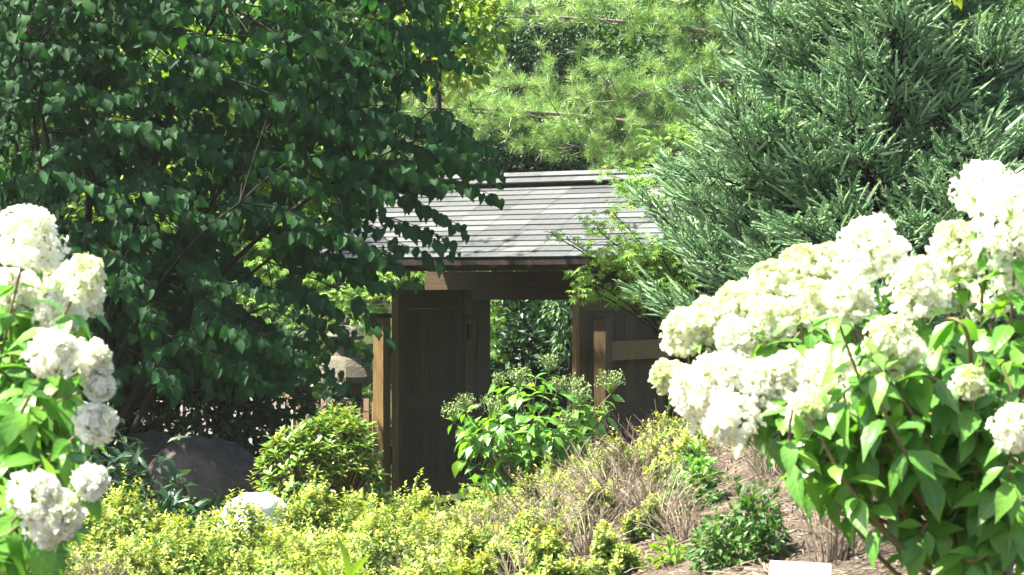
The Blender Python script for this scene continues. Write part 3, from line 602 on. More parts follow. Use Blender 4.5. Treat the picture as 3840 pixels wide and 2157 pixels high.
# ------------------------------------------------------------------ flowering green shrub before the gate
def build_viburnum():
    r = np.random.default_rng(6); base = on_ground(1990, 18.7); t = thing('flowering_shrub', base, 'bright green shrub with flat pale bud clusters standing in the gate opening', 'shrub')
    um = [(2058, 1365, 45), (1945, 1415, 55), (1870, 1425, 25), (2150, 1450, 65), (2290, 1430, 60), (2270, 1545, 25), (1700, 1545, 50), (1745, 1510, 40), (1840, 1520, 55), (2130, 1575, 35), (1930, 1490, 35), (2090, 1440, 35), (2180, 1490, 40), (1880, 1560, 30), (2220, 1550, 30)]
    st = MB(); P_, A_, N_, S_ = [], [], [], []; ends = []
    for px, py, w in um:
        c = P(px, py, r.uniform(18.3, 19.0)); rx = w / FPX * 18.7; mb = MB(); n = int(60 + w * 2.6)
        th = r.uniform(0, 2 * np.pi, n); ra = np.sqrt(r.random(n)); cl = .03 * np.sin(4 * th) + .02 * np.cos(9 * ra)
        q = np.stack([np.cos(th) * ra * rx, np.sin(th) * ra * rx, (1 - ra ** 2) * rx * .5 + cl + r.normal(size=n) * .008], -1)
        mb.scat(T_small, c + q, rdir(r, n), rdir(r, n) * .6 + [0, 0, 1], r.uniform(.018, .032, n), r.random(n))
        for i in range(0, n, 8): mb.tube([c - [0, 0, rx * .8], c + q[i] * .6 - [0, 0, rx * .2], c + q[i]], .0025, 3, .2)
        mb.build('flower_cluster', M['umbel'], t, False, base); ends.append(c - [0, 0, rx * .8])
    for _ in range(62):
        a = r.uniform(0, 2 * np.pi); q = math.sqrt(r.random()); z = r.uniform(.35, 1.28) - .35 * q * q
        ends.append(base + [math.cos(a) * .66 * q + .02, math.sin(a) * .5 * q, z])
    for e in ends:
        s = base + r.normal(size=3) * [.1, .1, 0]; m = (s + e) / 2 + [0, 0, .22]; pts = bez(s, m, e, 12); st.tube(pts, np.linspace(.012, .004, 12), 5); tg = nrm(np.gradient(pts, axis=0))
        for n_, i in enumerate((11, 10, 9, 8, 6)):
            a0 = n_ * 1.57 + r.uniform(-.4, .4); x = nrm(np.cross(tg[i], [.2, .9, .3])); y = np.cross(tg[i], x)
            for k in range(2):
                o = x * math.cos(a0 + k * 3.14) + y * math.sin(a0 + k * 3.14)
                P_.append(pts[i] + o * .01); A_.append(nrm(o + tg[i] * .3 + [0, 0, -.2] + r.normal(size=3) * .2)); N_.append(nrm(np.array([0, -.2, 1]) + r.normal(size=3) * .35)); S_.append(r.uniform(.10, .17))
    st.build('stem', M['stem'], t, True, base); pos, al, no, s = map(np.array, (P_, A_, N_, S_))
    split_leaves(t, True, leaf_meshes('leaf', [T_ovate, T_ovate2], M['viburnum']), [T_ovate, T_ovate2], M['viburnum'], pos, al, no, s, np.clip(r.normal(.5, .25, len(pos)), 0, 1), base, rng=r)
build_viburnum()

# ------------------------------------------------------------------ glossy evergreen shrub by the left post
def build_rhodo():
    r = np.random.default_rng(16); base = on_ground(1230, 16.9); t = thing('evergreen_shrub', base, 'rounded glossy evergreen shrub with whorled leaves left of the gate door', 'shrub')
    st = MB(); P_, A_, N_, S_ = [], [], [], []
    for _ in range(430):
        d = rdir(r, 1)[0]; d[2] = abs(d[2]) * 1.1 - .05; f = r.uniform(.72, 1.0) * (1 + .12 * math.sin(5 * d[0] + 3 * d[1]))
        e = base + np.array([d[0] * .52, d[1] * .42, .50 + d[2] * .66]) * [f, f, 1] - [0, 0, (1 - f) * .4]; e[2] = max(e[2], base[2] + .15)
        st.tube(bez(base + r.normal(size=3) * [.08, .08, 0], (base + e) / 2 + [0, 0, .08], e, 6), np.linspace(.009, .004, 6), 4)
        ax = nrm(nrm(e - base - [0, 0, .45]) * .7 + [0, 0, .7]); x = nrm(np.cross(ax, [.2, .9, .3])); y = np.cross(ax, x); n = r.integers(7, 10)
        for k in range(n):
            a = k * 2.4 + r.uniform(-.2, .2); o = x * math.cos(a) + y * math.sin(a); upw = .15 + .9 * k / n
            P_.append(e - ax * (.035 * (1 - k / n))); A_.append(nrm(o + ax * upw)); N_.append(nrm(ax - o * upw * .6)); S_.append(r.uniform(.062, .095))
    st.build('stem', M['stem'], t, True, base); pos, al, no, s = map(np.array, (P_, A_, N_, S_))
    rn = np.clip(r.normal(.5, .22, len(pos)), 0, .93); rn[r.random(len(pos)) < .03] = 1
    split_leaves(t, True, leaf_meshes('leaf', [T_ell], M['rhodo'], vals=(.3, .45, .6, .7, .85)), [T_ell], M['rhodo'], pos, al, no, s, rn, base, rng=r)
build_rhodo()

# ------------------------------------------------------------------ golden mounds of the bed
def spirea_mesh(seed, n_sh, rx, rz):
    r = np.random.default_rng(seed); ncl = max(10, n_sh // 13); cd = rdir(r, ncl); cd[:, 2] = np.abs(cd[:, 2]) * .9 + .08; ci = r.integers(0, ncl, n_sh); off = r.normal(size=(n_sh, 3)) * .15; d = nrm(cd[ci] + off); d[:, 2] = np.abs(d[:, 2])
    lump = 1 + .16 * np.sin(4 * d[:, 0] + seed) * np.sin(5 * d[:, 1] + 2) + .10 * np.sin(9 * d[:, 0] + 7 * d[:, 2]) + r.normal(size=n_sh) * .05 + (r.normal(size=ncl) * .10)[ci] - 1.6 * (off ** 2).sum(-1)
    tip = d * np.array([rx, rx, rz]) * lump[:, None] * r.uniform(.80, 1.04, n_sh)[:, None]; tip[:, 2] += .04
    ax = nrm(d * .85 + [0, 0, .5] + r.normal(size=(n_sh, 3)) * .22); L = r.uniform(.05, .11, n_sh)
    mb = MB(); st = MB(); nl = 9
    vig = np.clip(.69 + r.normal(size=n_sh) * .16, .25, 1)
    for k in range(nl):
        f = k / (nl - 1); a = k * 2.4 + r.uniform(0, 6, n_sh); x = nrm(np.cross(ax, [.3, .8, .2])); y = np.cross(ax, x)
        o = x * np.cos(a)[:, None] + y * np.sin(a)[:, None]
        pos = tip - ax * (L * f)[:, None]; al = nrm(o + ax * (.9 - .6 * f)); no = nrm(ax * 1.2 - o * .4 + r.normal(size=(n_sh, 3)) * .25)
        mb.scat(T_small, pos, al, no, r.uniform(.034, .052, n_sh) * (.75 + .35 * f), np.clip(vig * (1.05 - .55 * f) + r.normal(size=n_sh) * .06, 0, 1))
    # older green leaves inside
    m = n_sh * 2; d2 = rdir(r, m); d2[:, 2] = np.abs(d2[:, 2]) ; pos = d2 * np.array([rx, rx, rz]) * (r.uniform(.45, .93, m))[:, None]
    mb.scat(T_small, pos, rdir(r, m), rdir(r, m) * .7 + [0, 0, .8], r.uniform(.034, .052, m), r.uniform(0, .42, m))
    for i in range(0, n_sh, 5): st.tube(bez([tip[i, 0] * .15, tip[i, 1] * .15, -.06], tip[i] * [.5, .5, .45], tip[i], 5), np.linspace(.0035, .0012, 5), 3)
    return mb.mesh('foliage', M['spirea']), st.mesh('stem', M['twig'])
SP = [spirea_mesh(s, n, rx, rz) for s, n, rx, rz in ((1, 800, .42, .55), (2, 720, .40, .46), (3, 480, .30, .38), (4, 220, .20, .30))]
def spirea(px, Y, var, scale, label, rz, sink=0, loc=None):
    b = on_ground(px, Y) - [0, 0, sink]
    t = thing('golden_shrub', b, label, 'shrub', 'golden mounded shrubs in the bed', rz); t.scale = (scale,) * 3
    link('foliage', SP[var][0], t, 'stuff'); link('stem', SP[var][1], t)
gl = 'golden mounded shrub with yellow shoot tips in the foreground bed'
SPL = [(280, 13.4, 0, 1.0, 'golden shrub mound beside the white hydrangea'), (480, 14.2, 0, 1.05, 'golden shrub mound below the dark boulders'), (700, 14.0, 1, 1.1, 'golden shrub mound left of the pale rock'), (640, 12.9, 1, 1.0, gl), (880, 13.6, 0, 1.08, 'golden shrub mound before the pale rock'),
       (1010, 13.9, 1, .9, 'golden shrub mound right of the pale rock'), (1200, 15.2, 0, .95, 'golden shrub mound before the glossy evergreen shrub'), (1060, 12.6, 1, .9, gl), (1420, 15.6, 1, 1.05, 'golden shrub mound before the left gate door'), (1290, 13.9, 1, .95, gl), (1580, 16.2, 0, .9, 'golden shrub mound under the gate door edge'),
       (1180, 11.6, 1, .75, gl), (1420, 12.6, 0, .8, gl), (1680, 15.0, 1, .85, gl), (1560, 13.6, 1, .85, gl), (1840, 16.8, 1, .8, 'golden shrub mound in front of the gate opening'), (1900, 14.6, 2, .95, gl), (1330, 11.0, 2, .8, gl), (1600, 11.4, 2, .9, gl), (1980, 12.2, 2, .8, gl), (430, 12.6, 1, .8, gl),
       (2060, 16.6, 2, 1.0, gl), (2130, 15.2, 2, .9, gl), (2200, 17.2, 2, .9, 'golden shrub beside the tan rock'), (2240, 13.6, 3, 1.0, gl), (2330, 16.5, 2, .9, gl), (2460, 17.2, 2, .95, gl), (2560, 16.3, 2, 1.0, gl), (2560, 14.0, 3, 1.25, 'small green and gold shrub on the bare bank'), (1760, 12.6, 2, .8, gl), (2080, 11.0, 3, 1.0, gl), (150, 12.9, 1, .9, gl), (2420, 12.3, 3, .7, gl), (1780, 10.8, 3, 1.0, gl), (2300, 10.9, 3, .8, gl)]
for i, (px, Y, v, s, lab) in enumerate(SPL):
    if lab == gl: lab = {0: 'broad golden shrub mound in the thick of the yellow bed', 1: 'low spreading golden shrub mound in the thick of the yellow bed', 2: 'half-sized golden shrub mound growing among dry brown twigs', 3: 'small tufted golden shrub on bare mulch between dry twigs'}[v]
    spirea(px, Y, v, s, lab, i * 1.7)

# ------------------------------------------------------------------ dry twiggy shrubs and the green one among them
def twig_mesh(seed, n, h, spread):
    r = np.random.default_rng(seed); mb = MB()
    for _ in range(n):
        a = r.uniform(0, 2 * np.pi); sp = spread * math.sqrt(r.random()); b = np.array([math.cos(a), math.sin(a), 0]) * r.uniform(0, .08); H = h * r.uniform(.6, 1.1)
        e = b + [math.cos(a) * sp, math.sin(a) * sp, H * (1 - .35 * (sp / spread) ** 2)]; m = (b + e) / 2 + [-.25 * math.cos(a) * sp, -.25 * math.sin(a) * sp, .05] + r.normal(size=3) * .03
        pts = bez(b - [0, 0, .05], m, e, 7); rn = r.random(); mb.tube(pts, np.linspace(.0042, .0016, 7), 4, rn)
        for k in range(r.integers(2, 6)):
            i = r.integers(2, 7); q = pts[i]; d = nrm(nrm(pts[min(i, 6)] - pts[i - 1]) + r.normal(size=3) * .55 + [0, 0, .15]) * r.uniform(.06, .18)
            mb.tube([q, q + d * .5 + r.normal(size=3) * .01, q + d], [.002, .0016, .001], 3, rn)
    return mb.mesh('twigs', M['twig'])
TW = [twig_mesh(41, 56, .46, .38), twig_mesh(42, 46, .36, .30), twig_mesh(43, 45, .45, .16)]
dl = 'dry brown twiggy shrub among the golden mounds'
for i, (px, Y, v, s, lab) in enumerate([(2080, 15.6, 0, 1.0, dl), (2260, 15.2, 0, 1.1, dl), (2400, 16.2, 0, 1.0, dl), (2500, 17.6, 0, 1.15, 'dry brown twiggy shrub before the right gate door'), (2320, 13.6, 0, 1.1, dl), (2030, 13.4, 0, .95, dl), (1860, 13.4, 1, 1.0, dl), (1720, 13.8, 1, 1.0, dl), (2200, 12.2, 1, 1.0, dl), (2460, 12.9, 1, 1.1, dl),
                                       (3120, 9.6, 2, 1.15, 'dry upright twig clump behind the white plant label'), (1960, 11.4, 1, .9, dl), (2620, 15.0, 0, .9, dl), (2720, 17.0, 0, 1.0, dl), (350, 12.2, 1, .8, 'dry brown twigs beside the white hydrangea'), (2060, 17.2, 1, .9, dl), (1560, 12.4, 1, .8, dl), (2560, 11.4, 1, .8, dl), (540, 14.6, 1, .8, 'dry brown twigs poking above the golden shrubs below the boulders'), (2900, 13.4, 1, 1.0, dl), (2850, 11.6, 2, .6, dl)]):
    if lab == dl: lab = {0: 'wide dry brown twig shrub spreading on the bank before the gate', 1: 'low thin dry twig shrub tucked between golden mounds', 2: 'small upright dry twig clump on bare mulch'}[v]
    b = on_ground(px, Y); t = thing('dry_shrub', b, lab, 'shrub', 'dry twiggy shrubs in the bed', i * 2.1); t.scale = (s,) * 3; link('twigs', TW[v], t)
def leafy_bush(name, label, base, rx, ry, rz, tpl, size, n, mat, seed, group=None, clumps=14, cr=.35, lift=0, stem=True, cat='shrub', droop=-.2, single=0, meshes=None, parent_thing=None, crown='foliage', trunk_r=.012, hollow=.5, up_=.7):
    "irregular clumps of single leaves around a real set of stems"
    r = np.random.default_rng(seed); base = np.asarray(base, float); t = thing(name, base, label, cat, group)
    d = rdir(r, clumps); d[:, 2] = np.abs(d[:, 2]) * 1.0 if lift == 0 else d[:, 2]
    cc = d * np.array([rx, ry, rz]) * (r.uniform(.35, .85, clumps))[:, None] + [0, 0, lift]
    pos, al, no, rn = [], [], [], []
    w = r.uniform(.6, 1.4, clumps); w /= w.sum()
    for i in range(clumps):
        m = int(n * w[i]); q = rdir(r, m) * (r.uniform(hollow, 1, m) ** .5)[:, None]; pr = cc[i] + q * np.array([rx, ry, rz]) * cr * r.uniform(.8, 1.25)
        pos.append(pr); al.append(nrm(q * .6 + nrm(pr - [0, 0, lift]) * .3 + [0, 0, droop] + r.normal(size=(m, 3)) * .5)); no.append(nrm(q * .5 + [0, -.1, up_] + r.normal(size=(m, 3)) * .4)); rn.append(np.clip(r.normal(.45 + r.normal() * .12, .2, m), 0, 1))
    pos, al, no, rn = map(np.concatenate, (pos, al, no, rn)); s = r.uniform(size * .7, size * 1.25, len(pos))
    keep = pos[:, 2] + base[2] > np.where(np.ones(len(pos)), gz(pos[:, 0] + base[0], pos[:, 1] + base[1]), 0) + .02; pos, al, no, rn, s = pos[keep], al[keep], no[keep], rn[keep], s[keep]
    st = MB()
    for i in range(clumps):
        b0 = np.array([r.normal() * .03, r.normal() * .03, -.05 if not lift else max(0, lift - rz * r.uniform(.3, .9))]); m = cc[i] * [.35, .35, .6] if not lift else (b0 + cc[i]) / 2 + [0, 0, .1]
        st.tube(bez(b0, m, cc[i], 7), np.linspace(trunk_r, trunk_r * .3, 7), 5)
    if lift: st.tube(bez((0, 0, -.2), (.05, 0, lift * .5), (0, 0, lift + rz * .5), 8), np.linspace(trunk_r * 2.2, trunk_r * .8, 8), 8)
    st.build('trunk' if lift else 'stem', M['bark'] if lift else M['stem'], t, True)
    if single: split_leaves(t, True, meshes, [tpl], mat, pos + base, al, no, s, rn, base, n_single=single, stuff=crown, rng=r)
    else: MB().scat(tpl, pos, al, no, s, rn).build(crown, mat, t, False, kind='stuff')
    return t
b = on_ground(2800, 10.0); leafy_bush('low_shrub', 'low dark green leafy shrub on the bare mulch behind the plant label', b, .24, .22, .36, T_small, .05, 1500, M['mid'], 51, clumps=16)
b = on_ground(2600, 13.2); leafy_bush('low_shrub', 'upright green leafy shrub among dry twigs on the bank', b, .16, .16, .42, T_small, .06, 900, M['viburnum'], 57, clumps=12)
b = on_ground(2500, 10.6); leafy_bush('seedling', 'tiny bright green seedling in the bare mulch', b, .12, .12, .14, T_small, .05, 120, M['bright'], 52, clumps=5)
b = on_ground(1250, 9.6); leafy_bush('broad_leaved_plant', 'bright broad-leaved plant poking up between golden mounds', b + [0, 0, .0], .10, .10, .42, T_lance, .2, 26, M['bright'], 53, clumps=4, single=26, meshes=leaf_meshes('leaf', [T_lance], M['bright']), droop=.1)
# shaded plants under the heart-leaved tree
LM = leaf_meshes('leaf', [T_lance], M['dark']); LV = leaf_meshes('leaf', [T_ovate], M['dark'])
for i, (px, Y, rx, rz, lab) in enumerate([(480, 16.6, .55, .95, 'dark drooping-leaved plant before the low boulder'), (760, 16.8, .35, .55, 'dark fern-like plant before the bigger boulder'), (300, 17.2, .6, 1.3, 'tall dark leafy plant in the shade beside the white hydrangea'), (930, 16.9, .3, .42, 'small dark plant between the boulder and the evergreen shrub'), (620, 16.3, .35, .5, 'dark drooping plant behind the golden mounds')]):
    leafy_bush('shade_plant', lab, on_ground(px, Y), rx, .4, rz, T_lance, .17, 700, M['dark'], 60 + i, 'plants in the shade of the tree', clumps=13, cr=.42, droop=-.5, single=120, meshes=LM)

# ------------------------------------------------------------------ conifers
def build_spruce():
    r = np.random.default_rng(91); x0, y0 = 3.02, 17.3; base = np.array([x0, y0, float(gz(x0, y0))]); t = thing('blue_spruce', base, 'grey-green spruce with upswept bristly branches covering the right of the gate', 'tree')
    H = 5.9; st = MB(); st.tube([base - [0, 0, .2], base + [0, 0, 3], base + [0, 0, H]], [.12, .08, .015], 9)
    pos, al, no, s, rn = [], [], [], [], []
    def fingers(p, d, n, L):
        for k in range(n):
            f = (k + 1) / n; q = p - d * (1 - f) * L
            if k == n - 1: dd = d[None]
            else:
                x = nrm(np.cross(d, [.1, .3, 1.])); y = np.cross(d, x)
                dd = np.array([d * .85 + x * .62 + r.normal(size=3) * .14, d * .85 - x * .62 + r.normal(size=3) * .14, d * .8 + y * r.choice([-1, 1]) * .5 + r.normal(size=3) * .15])[: (3 if r.random() < .5 else 2)]
            for v in dd:
                pos.append(q); al.append(nrm(v + [0, 0, .10])); s.append(r.uniform(.125, .20) * (1.15 if k == n - 1 else .95)); rn.append(np.clip(.22 + .42 * f + r.normal() * .2, 0, 1))
    z = .2
    while z < H - .25:
        f = z / H; nb = 12
        for k in range(nb):
            a = r.uniform(0, 2 * np.pi); el = r.uniform(.30, .72) + .15 * f; L = 1.5
            if math.sin(a) > .25 and r.random() < .5: continue
            for _ in range(4): L = float(np.interp(base[2] + z + .42 * L, [.8, 1.7, 2.4, 3.1, 4, 4.5, 6.9, 7.5], [1.5, 1.9, 2.05, 2.0, 1.45, 1.15, .1, .05])) / .887
            L *= r.uniform(.72, 1.03)
            o = np.array([math.cos(a), math.sin(a), 0]); st0 = base + [0, 0, z]; e = st0 + o * L * math.cos(el * .8) + [0, 0, L * math.sin(el) * .80]; m = st0 + o * L * .5 + [0, 0, L * .12]
            pts = bez(st0, m, e, 12); st.tube(pts, np.linspace(.022 * (1.1 - f), .005, 12), 5); tg = nrm(np.gradient(pts, axis=0))
            fingers(pts[-1], tg[-1], 5, .28)
            nsec = max(3, int(L / .18))
            for q in range(nsec):
                u = .22 + .74 * (q + r.random()) / nsec; i = min(11, int(u * 11)); p = pts[i] + (pts[min(i + 1, 11)] - pts[i]) * (u * 11 - i)
                for sg in (-1, 1):
                    sd = nrm(np.cross(tg[i], [0, 0, 1.])) * sg; d = nrm(tg[i] * .95 + sd * .75 + [0, 0, .12] + r.normal(size=3) * .16); sl = (L * .36 * (1.1 - u) + .12) * r.uniform(.8, 1.2)
                    ep = p + d * sl; st.tube([p, (p + ep) / 2 + [0, 0, .01], ep], [.006, .004, .003], 3)
                    fingers(ep, d, max(2, int(sl / .095)), sl * .85)
        z += r.uniform(.17, .24)
    pos, al, s, rn = map(np.array, (pos, al, s, rn)); no = rdir(r, len(pos))
    mb = MB(); ch = r.integers(0, 5, len(pos))
    for j in range(5): q = ch == j; mb.scat(T_finger[j], pos[q], al[q], no[q], s[q], rn[q])
    st.build('trunk', M['bark'], t, True, base); mb.build('crown', M['spruce'], t, False, base, 'stuff'); return len(pos)
print('spruce fingers', build_spruce())
def build_pine():
    r = np.random.default_rng(92); base = np.array([4.75, 28.8, 0.0]); t = thing('white_pine', base, 'light green soft-needled pine with long bare limbs above the gate roof', 'tree')
    st = MB(); st.tube([base - [0, 0, .2], base + [-.1, 0, 4], base + [.1, 0, 13]], [.20, .16, .06], 10)
    pos, al, s, rn = [], [], [], []
    limbs = [((2440, 470, 28.3), (1540, 405, 27.2), .045), ((2900, 160, 28.6), (1980, 60, 27.5), .05), ((2900, 20, 28.6), (2000, -120, 28.5), .05), ((2900, 420, 28.5), (1740, 300, 28.8), .035), ((2900, 560, 28.5), (2050, 560, 28.0), .035), 
             ((2900, -100, 28.5), (2100, -250, 28.5), .04), ((2900, -200, 28.5), (3800, -350, 28.0), .04), ((2900, 200, 28.5), (3700, 100, 28.5), .04), ((2900, 500, 28.5), (1800, 470, 28.6), .03), ((2900, 620, 28.5), (2200, 640, 27.6), .03), ((2850, 300, 28.5), (2300, 380, 27.0), .03), ((2900, -300, 28.5), (1700, -420, 28.5), .04)]
    for a, b, rad in limbs:
        a = P(*a); b = P(*b); tr0 = base + [0, 0, max(.3, a[2] - .3)]; L = np.linalg.norm(b - a)
        pts = np.vstack([bez(tr0, (tr0 + a) / 2 + [0, 0, .1], a, 4)[:-1], bez(a, (a + b) / 2 + [0, 0, .12], b, 14)]); st.tube(pts, np.linspace(rad, rad * .25, len(pts)), 6)
        nn = int(L / .075)
        for k in range(nn):
            u = .12 + .88 * (k + r.random()) / nn; p = a + (b - a) * u; d0 = nrm(b - a); sd = nrm(rdir(r, 1)[0] * [1, 1, .75] + d0 * .8 + [0, 0, .10]); ln = r.uniform(.22, .75)
            ep = p + sd * ln + [0, 0, .08]; m = (p + ep) / 2 - [0, 0, .05]; q = bez(p, m, ep, 6); st.tube(q, np.linspace(.010, .004, 6), 4)
            for _ in range(r.integers(3, 6)):
                w = q[r.integers(2, 6)] + rdir(r, 1)[0] * r.uniform(.02, .15); pos.append(w); al.append(nrm(sd * .5 + rdir(r, 1)[0] * .7 + [0, 0, .35])); s.append(r.uniform(.12, .19)); rn.append(np.clip(r.normal(.55, .22), 0, 1))
            pos.append(ep); al.append(nrm(sd * .6 + [0, 0, .5])); s.append(r.uniform(.15, .20)); rn.append(.75)
    pos, al, s, rn = map(np.array, (pos, al, s, rn)); mb = MB(); ch = r.integers(0, 4, len(pos)); no = rdir(r, len(pos))
    for j in range(4): q = ch == j; mb.scat(T_tuft[j], pos[q], al[q], no[q], s[q], rn[q])
    st.build('trunk', M['pinebark'], t, True, base); mb.build('crown', M['pine'], t, False, base, 'stuff'); return len(pos)
print('pine tufts', build_pine())

# ------------------------------------------------------------------ maples
def maple(label, base, clusters, seed, tsize=(.055, .08), per=115, single=300, mat='maple', stems=True):
    r = np.random.default_rng(seed); base = np.asarray(base, float); t = thing('japanese_maple', base, label, 'tree'); st = MB(); P_, A_, N_, S_ = [], [], [], []
    top = base + [0, 0, 1.3]
    for (px, py, Y, w, h) in clusters:
        c = P(px, py, Y); k = Y / FPX; f = r.uniform(.5, 1); s0 = base * (1 - f) + top * f; st.tube(bez(s0, [s0[0] * .8 + c[0] * .2, s0[1] * .5 + c[1] * .5, c[2] * .8], c, 9), np.linspace(.016, .005, 9), 5)
        n = int(per * w * h / 9000); tw = max(3, n // 9)
        for _ in range(tw):
            e = c + r.normal(size=3) * np.array([w * k * .45, .16, h * k * .45]); st.tube([c, (c + e) / 2 + [0, 0, .03], e], [.004, .003, .0015], 3)
            m = max(3, n // tw); q = e + r.normal(size=(m, 3)) * [.06, .06, .03]; P_.append(q); o = nrm(q - c + r.normal(size=(m, 3)) * .1) * [1, 1, .3]
            A_.append(nrm(o + [-.1, -.25, -.45] + r.normal(size=(m, 3)) * .3)); N_.append(nrm(np.array([-.1, -.45, .8]) + r.normal(size=(m, 3)) * .3)); S_.append(r.uniform(*tsize, m))
    st.tube(bez(base - [0, 0, .1], base + [.05, 0, .7], top, 7), np.linspace(.045, .022, 7), 8); st.build('trunk', M['bark'], t, True, base)
    pos, al, no, s = map(np.concatenate, (P_, A_, N_, S_)); mm = [MB().scat(T_palm, np.zeros((1, 3)), np.array([[0, 1., 0]]), np.array([[0, 0, 1.]]), [1.], v).mesh('leaf', M[mat]) for v in (.2, .4, .55, .7, .9)]
    split_leaves(t, False, mm, [(T_palm[0], [T_palm[1]])], M[mat], pos, al, no, s, np.clip(r.normal(.5, .25, len(pos)), 0, 1), base, stuff='crown', n_single=single, rng=r, smooth=False); return len(pos)
mc = [(2180, 1030, 19.6, 60, 40), (2210, 1080, 19.6, 50, 70), (2260, 1000, 19.7, 120, 60), (2320, 920, 19.8, 130, 70), (2250, 870, 19.8, 90, 50), (2380, 1010, 19.7, 130, 110), (2350, 1120, 19.8, 70, 60), (2480, 960, 19.8, 150, 110), (2520, 1060, 19.8, 120, 100), (2440, 770, 19.9, 120, 60), (2380, 700, 20, 110, 50), (2500, 680, 20, 130, 70), (2620, 640, 20, 150, 110), (2580, 760, 20, 130, 80), (2700, 700, 20, 120, 100), (2620, 900, 20, 130, 120),
      (2560, 520, 20.2, 130, 70), (2680, 520, 20.2, 120, 90), (2760, 820, 20, 110, 100), (2350, 620, 20.1, 80, 40), (2130, 900, 19.8, 26, 10), (2070, 880, 19.8, 18, 10), (2300, 800, 19.9, 80, 30), (2480, 1120, 19.8, 80, 70)]
mb_ = on_ground(2640, 20.2); print('maple', maple('bright green palmate-leaved maple overlapping the right end of the gate roof', mb_, mc, 33))
mc2 = [(1330, 1060, 26.6, 130, 90), (1420, 1000, 26.4, 110, 90), (1430, 1120, 26.4, 90, 100), (1250, 1150, 26.8, 140, 110), (1180, 1050, 27, 140, 110), (1350, 1200, 26.6, 110, 80), (1050, 1200, 27, 140, 130), (1200, 1290, 27.2, 120, 80), (1380, 1480, 27, 60, 60), (900, 1100, 27.5, 150, 150), (1520, 1020, 26.3, 70, 60), (1100, 900, 27.5, 200, 150), (1300, 1330, 27.3, 160, 70), (1150, 1420, 27.3, 160, 90), (700, 900, 27.8, 220, 160), (850, 1250, 27.6, 200, 120)]
mb_ = on_ground(1150, 27.4); print('maple2', maple('sunlit bright green maple behind the stone lantern', mb_, mc2, 34, (.07, .10), 120))
mc3 = [(1840, 1150, 25.3, 40, 25), (1835, 1210, 25.3, 32, 25), (1835, 1240, 25.3, 34, 18), (1840, 1340, 25.3, 45, 25), (1810, 1300, 25.3, 40, 60)]
mb_ = np.array([-.75, 25.6, 0.0]); maple('small maple peeping round the left post inside the gate opening', mb_, mc3, 35, (.06, .08), 420, 120)

# ------------------------------------------------------------------ trees and shrubs behind
def bg(name, label, px, py, Y, rx, rz, tpl, size, n, mat, seed, cat='tree', group='trees and shrubs behind the gate', clumps=22, cr=.36, ry=None, droop=-.2):
    c = P(px, py, Y); g = float(gz(c[0], Y)); lift = max(c[2] - g, rz * .6)
    return leafy_bush(name, label, (c[0], Y, g), rx, ry or rx * .8, rz, tpl, size, n, mat, seed, group, clumps, cr, lift=lift, cat=cat, droop=droop, crown='crown', trunk_r=.03 if lift > 1.5 else .02)
def build_haze():
    m = bpy.data.materials.new('thin_haze'); m.use_nodes = True; nt = m.node_tree; nt.nodes.remove(nt.nodes['Principled BSDF'])
    v = nt.nodes.new('ShaderNodeVolumePrincipled'); v.inputs['Color'].default_value = (.90, .96, .86, 1); v.inputs['Density'].default_value = .0003
    nt.links.new(v.outputs[0], nt.nodes['Material Output'].inputs['Volume'])
    o = MB().box(-125, 125, -25, 145, -2, 40).build('haze', m, None, kind='stuff'); tag(o, 'thin bright summer haze hanging through the whole garden', 'haze')
build_haze()
bg('broadleaf_tree', 'sunlit yellow-green tree glimpsed through the heart-leaved crown', 760, 760, 29, 2.0, 2.4, T_quad, .13, 9000, M['bright'], 101)
bg('broadleaf_tree', 'mid green tree far left behind the heart-leaved crown', 60, 500, 30, 2.4, 2.8, T_quad, .13, 9000, M['mid'], 102)
bg('broadleaf_tree', 'tall mid green tree behind the heart-leaved crown', 1050, 150, 32, 2.5, 2.8, T_quad, .14, 9000, M['mid'], 103)
bg('yellowing_tree', 'yellowing tree with orange leaves between the dark crown and the pine', 1640, 95, 25.4, .78, .72, T_ovate, .13, 1100, M['yellow'], 104, clumps=18)
bg('evergreen_tree', 'dark dense evergreen behind the pine limbs', 2020, 330, 33, 2.1, 2.3, T_quad, .10, 16000, M['dark'], 105)
bg('evergreen_shrub', 'dark evergreen shrub showing just above the gate ridge', 2020, 640, 29.6, 1.6, .9, T_quad, .08, 10000, M['dark'], 106, 'shrub')
bg('broadleaf_tree', 'mid green tree above the pine in the middle distance', 1750, 420, 34, 1.8, 2.6, T_quad, .12, 9000, M['mid'], 107)
bg('broadleaf_tree', 'green tree behind the pine trunk', 2750, 250, 34, 2.6, 3.2, T_quad, .13, 12000, M['mid'], 108)
bg('broadleaf_tree', 'leafy green bush between the gate roof end and the spruce', 2950, 760, 25.5, 1.1, 1.2, T_quad, .11, 7000, M['mid'], 130, 'shrub')
bg('broadleaf_tree', 'green tree behind the spruce top', 3500, 200, 32, 2.6, 3.0, T_quad, .13, 10000, M['mid'], 109)
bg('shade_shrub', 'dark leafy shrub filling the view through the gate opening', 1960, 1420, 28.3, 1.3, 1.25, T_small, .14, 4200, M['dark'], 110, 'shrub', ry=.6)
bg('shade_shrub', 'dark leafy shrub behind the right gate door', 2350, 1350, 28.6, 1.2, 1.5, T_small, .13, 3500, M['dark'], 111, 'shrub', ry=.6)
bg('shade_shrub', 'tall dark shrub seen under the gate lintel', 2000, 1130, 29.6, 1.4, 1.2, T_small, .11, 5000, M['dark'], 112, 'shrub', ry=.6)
bg('weeping_shrub', 'glossy weeping bush catching the sun through the gate opening', 2135, 1180, 26.2, .36, .50, T_ell, .09, 1500, M['glossy'], 113, 'shrub', clumps=14, droop=-1.0)
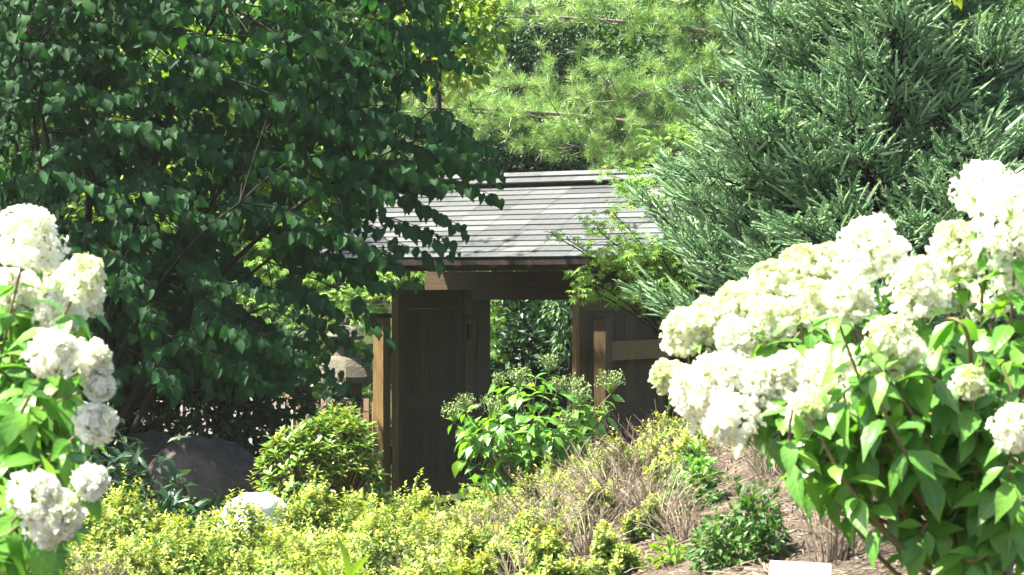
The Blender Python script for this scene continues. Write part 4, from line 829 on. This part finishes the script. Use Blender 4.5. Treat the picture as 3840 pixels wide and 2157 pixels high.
bg('shade_shrub', 'dark shrub behind the picket fence', 650, 1350, 29, 1.8, 1.5, T_small, .13, 5000, M['dark'], 114, 'shrub', ry=.7)
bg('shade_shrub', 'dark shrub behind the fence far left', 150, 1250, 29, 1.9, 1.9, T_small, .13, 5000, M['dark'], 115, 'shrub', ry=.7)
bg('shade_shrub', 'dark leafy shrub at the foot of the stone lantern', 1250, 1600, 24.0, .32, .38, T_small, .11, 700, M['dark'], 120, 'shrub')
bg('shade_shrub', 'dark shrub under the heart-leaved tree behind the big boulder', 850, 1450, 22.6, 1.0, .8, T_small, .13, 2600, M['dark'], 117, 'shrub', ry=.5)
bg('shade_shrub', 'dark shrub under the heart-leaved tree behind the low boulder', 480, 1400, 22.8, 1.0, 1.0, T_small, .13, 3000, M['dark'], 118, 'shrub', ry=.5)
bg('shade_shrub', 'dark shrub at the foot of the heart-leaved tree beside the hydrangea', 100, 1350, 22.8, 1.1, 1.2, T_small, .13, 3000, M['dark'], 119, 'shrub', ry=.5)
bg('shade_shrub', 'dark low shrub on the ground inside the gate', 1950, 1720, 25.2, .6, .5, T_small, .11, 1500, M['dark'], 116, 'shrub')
def overhang():
    r = np.random.default_rng(301); Y = 8.0; a = P(4700, -900, Y + .4); b = P(3600, -55, Y)
    t = thing('overhanging_branch', a, 'yellow-green leafy twig with an orange leaf hanging in above the spruce', 'branch'); pts = bez(a, (a + b) / 2 + [0, 0, .15], b, 14)
    MB().tube(pts, np.linspace(.012, .003, 14), 6).build('twig', M['bark'], t, True, a)
    ms = leaf_meshes('leaf', [T_ovate, T_ovate2], M['yellow'], vals=(.2, .4, .55, .7, 1.0)); n = 26; k = r.integers(5, 14, n)
    al = nrm(np.array([-.3, -.1, -.7]) + r.normal(size=(n, 3)) * .35); no = nrm(np.array([-.2, -.7, .5]) + r.normal(size=(n, 3)) * .35)
    place('leaf', t, ms, pts[k] + r.normal(size=(n, 3)) * .012, al, no, r.uniform(.05, .085, n), a)
overhang()
def woodland():
    r = np.random.default_rng(200); n = 60000; x = r.uniform(-14, 14, n); y = r.uniform(36, 41, n); z = gz(x, y) * 0 + r.uniform(-.5, 10.5, n)
    b = np.sin(x * 1.3 + 2 * np.sin(z)) * np.sin(z * 1.5 + np.sin(x * 1.7)); y = y + b * 1.2; keep = z > gz(x, y) + .05; x, y, z, b = x[keep], y[keep], z[keep], b[keep]; m = len(x)
    o = MB().scat(T_quad, np.stack([x, y, z], -1), rdir(r, m), rdir(r, m) * .6 + [0, -.3, .6], r.uniform(.14, .30, m), np.clip(.45 + b * .3 + r.normal(size=m) * .15, 0, 1)).build('woodland', M['mid'], None, kind='stuff')
    tag(o, 'mass of green woodland closing the view on the hill', 'woodland')
woodland()
tri = sum(len(m.loops) - 2 * len(m.polygons) for m in bpy.data.meshes)
print('triangles in meshes', tri, 'objects', len(bpy.data.objects), 'script s', round(time.time() - T0, 1))
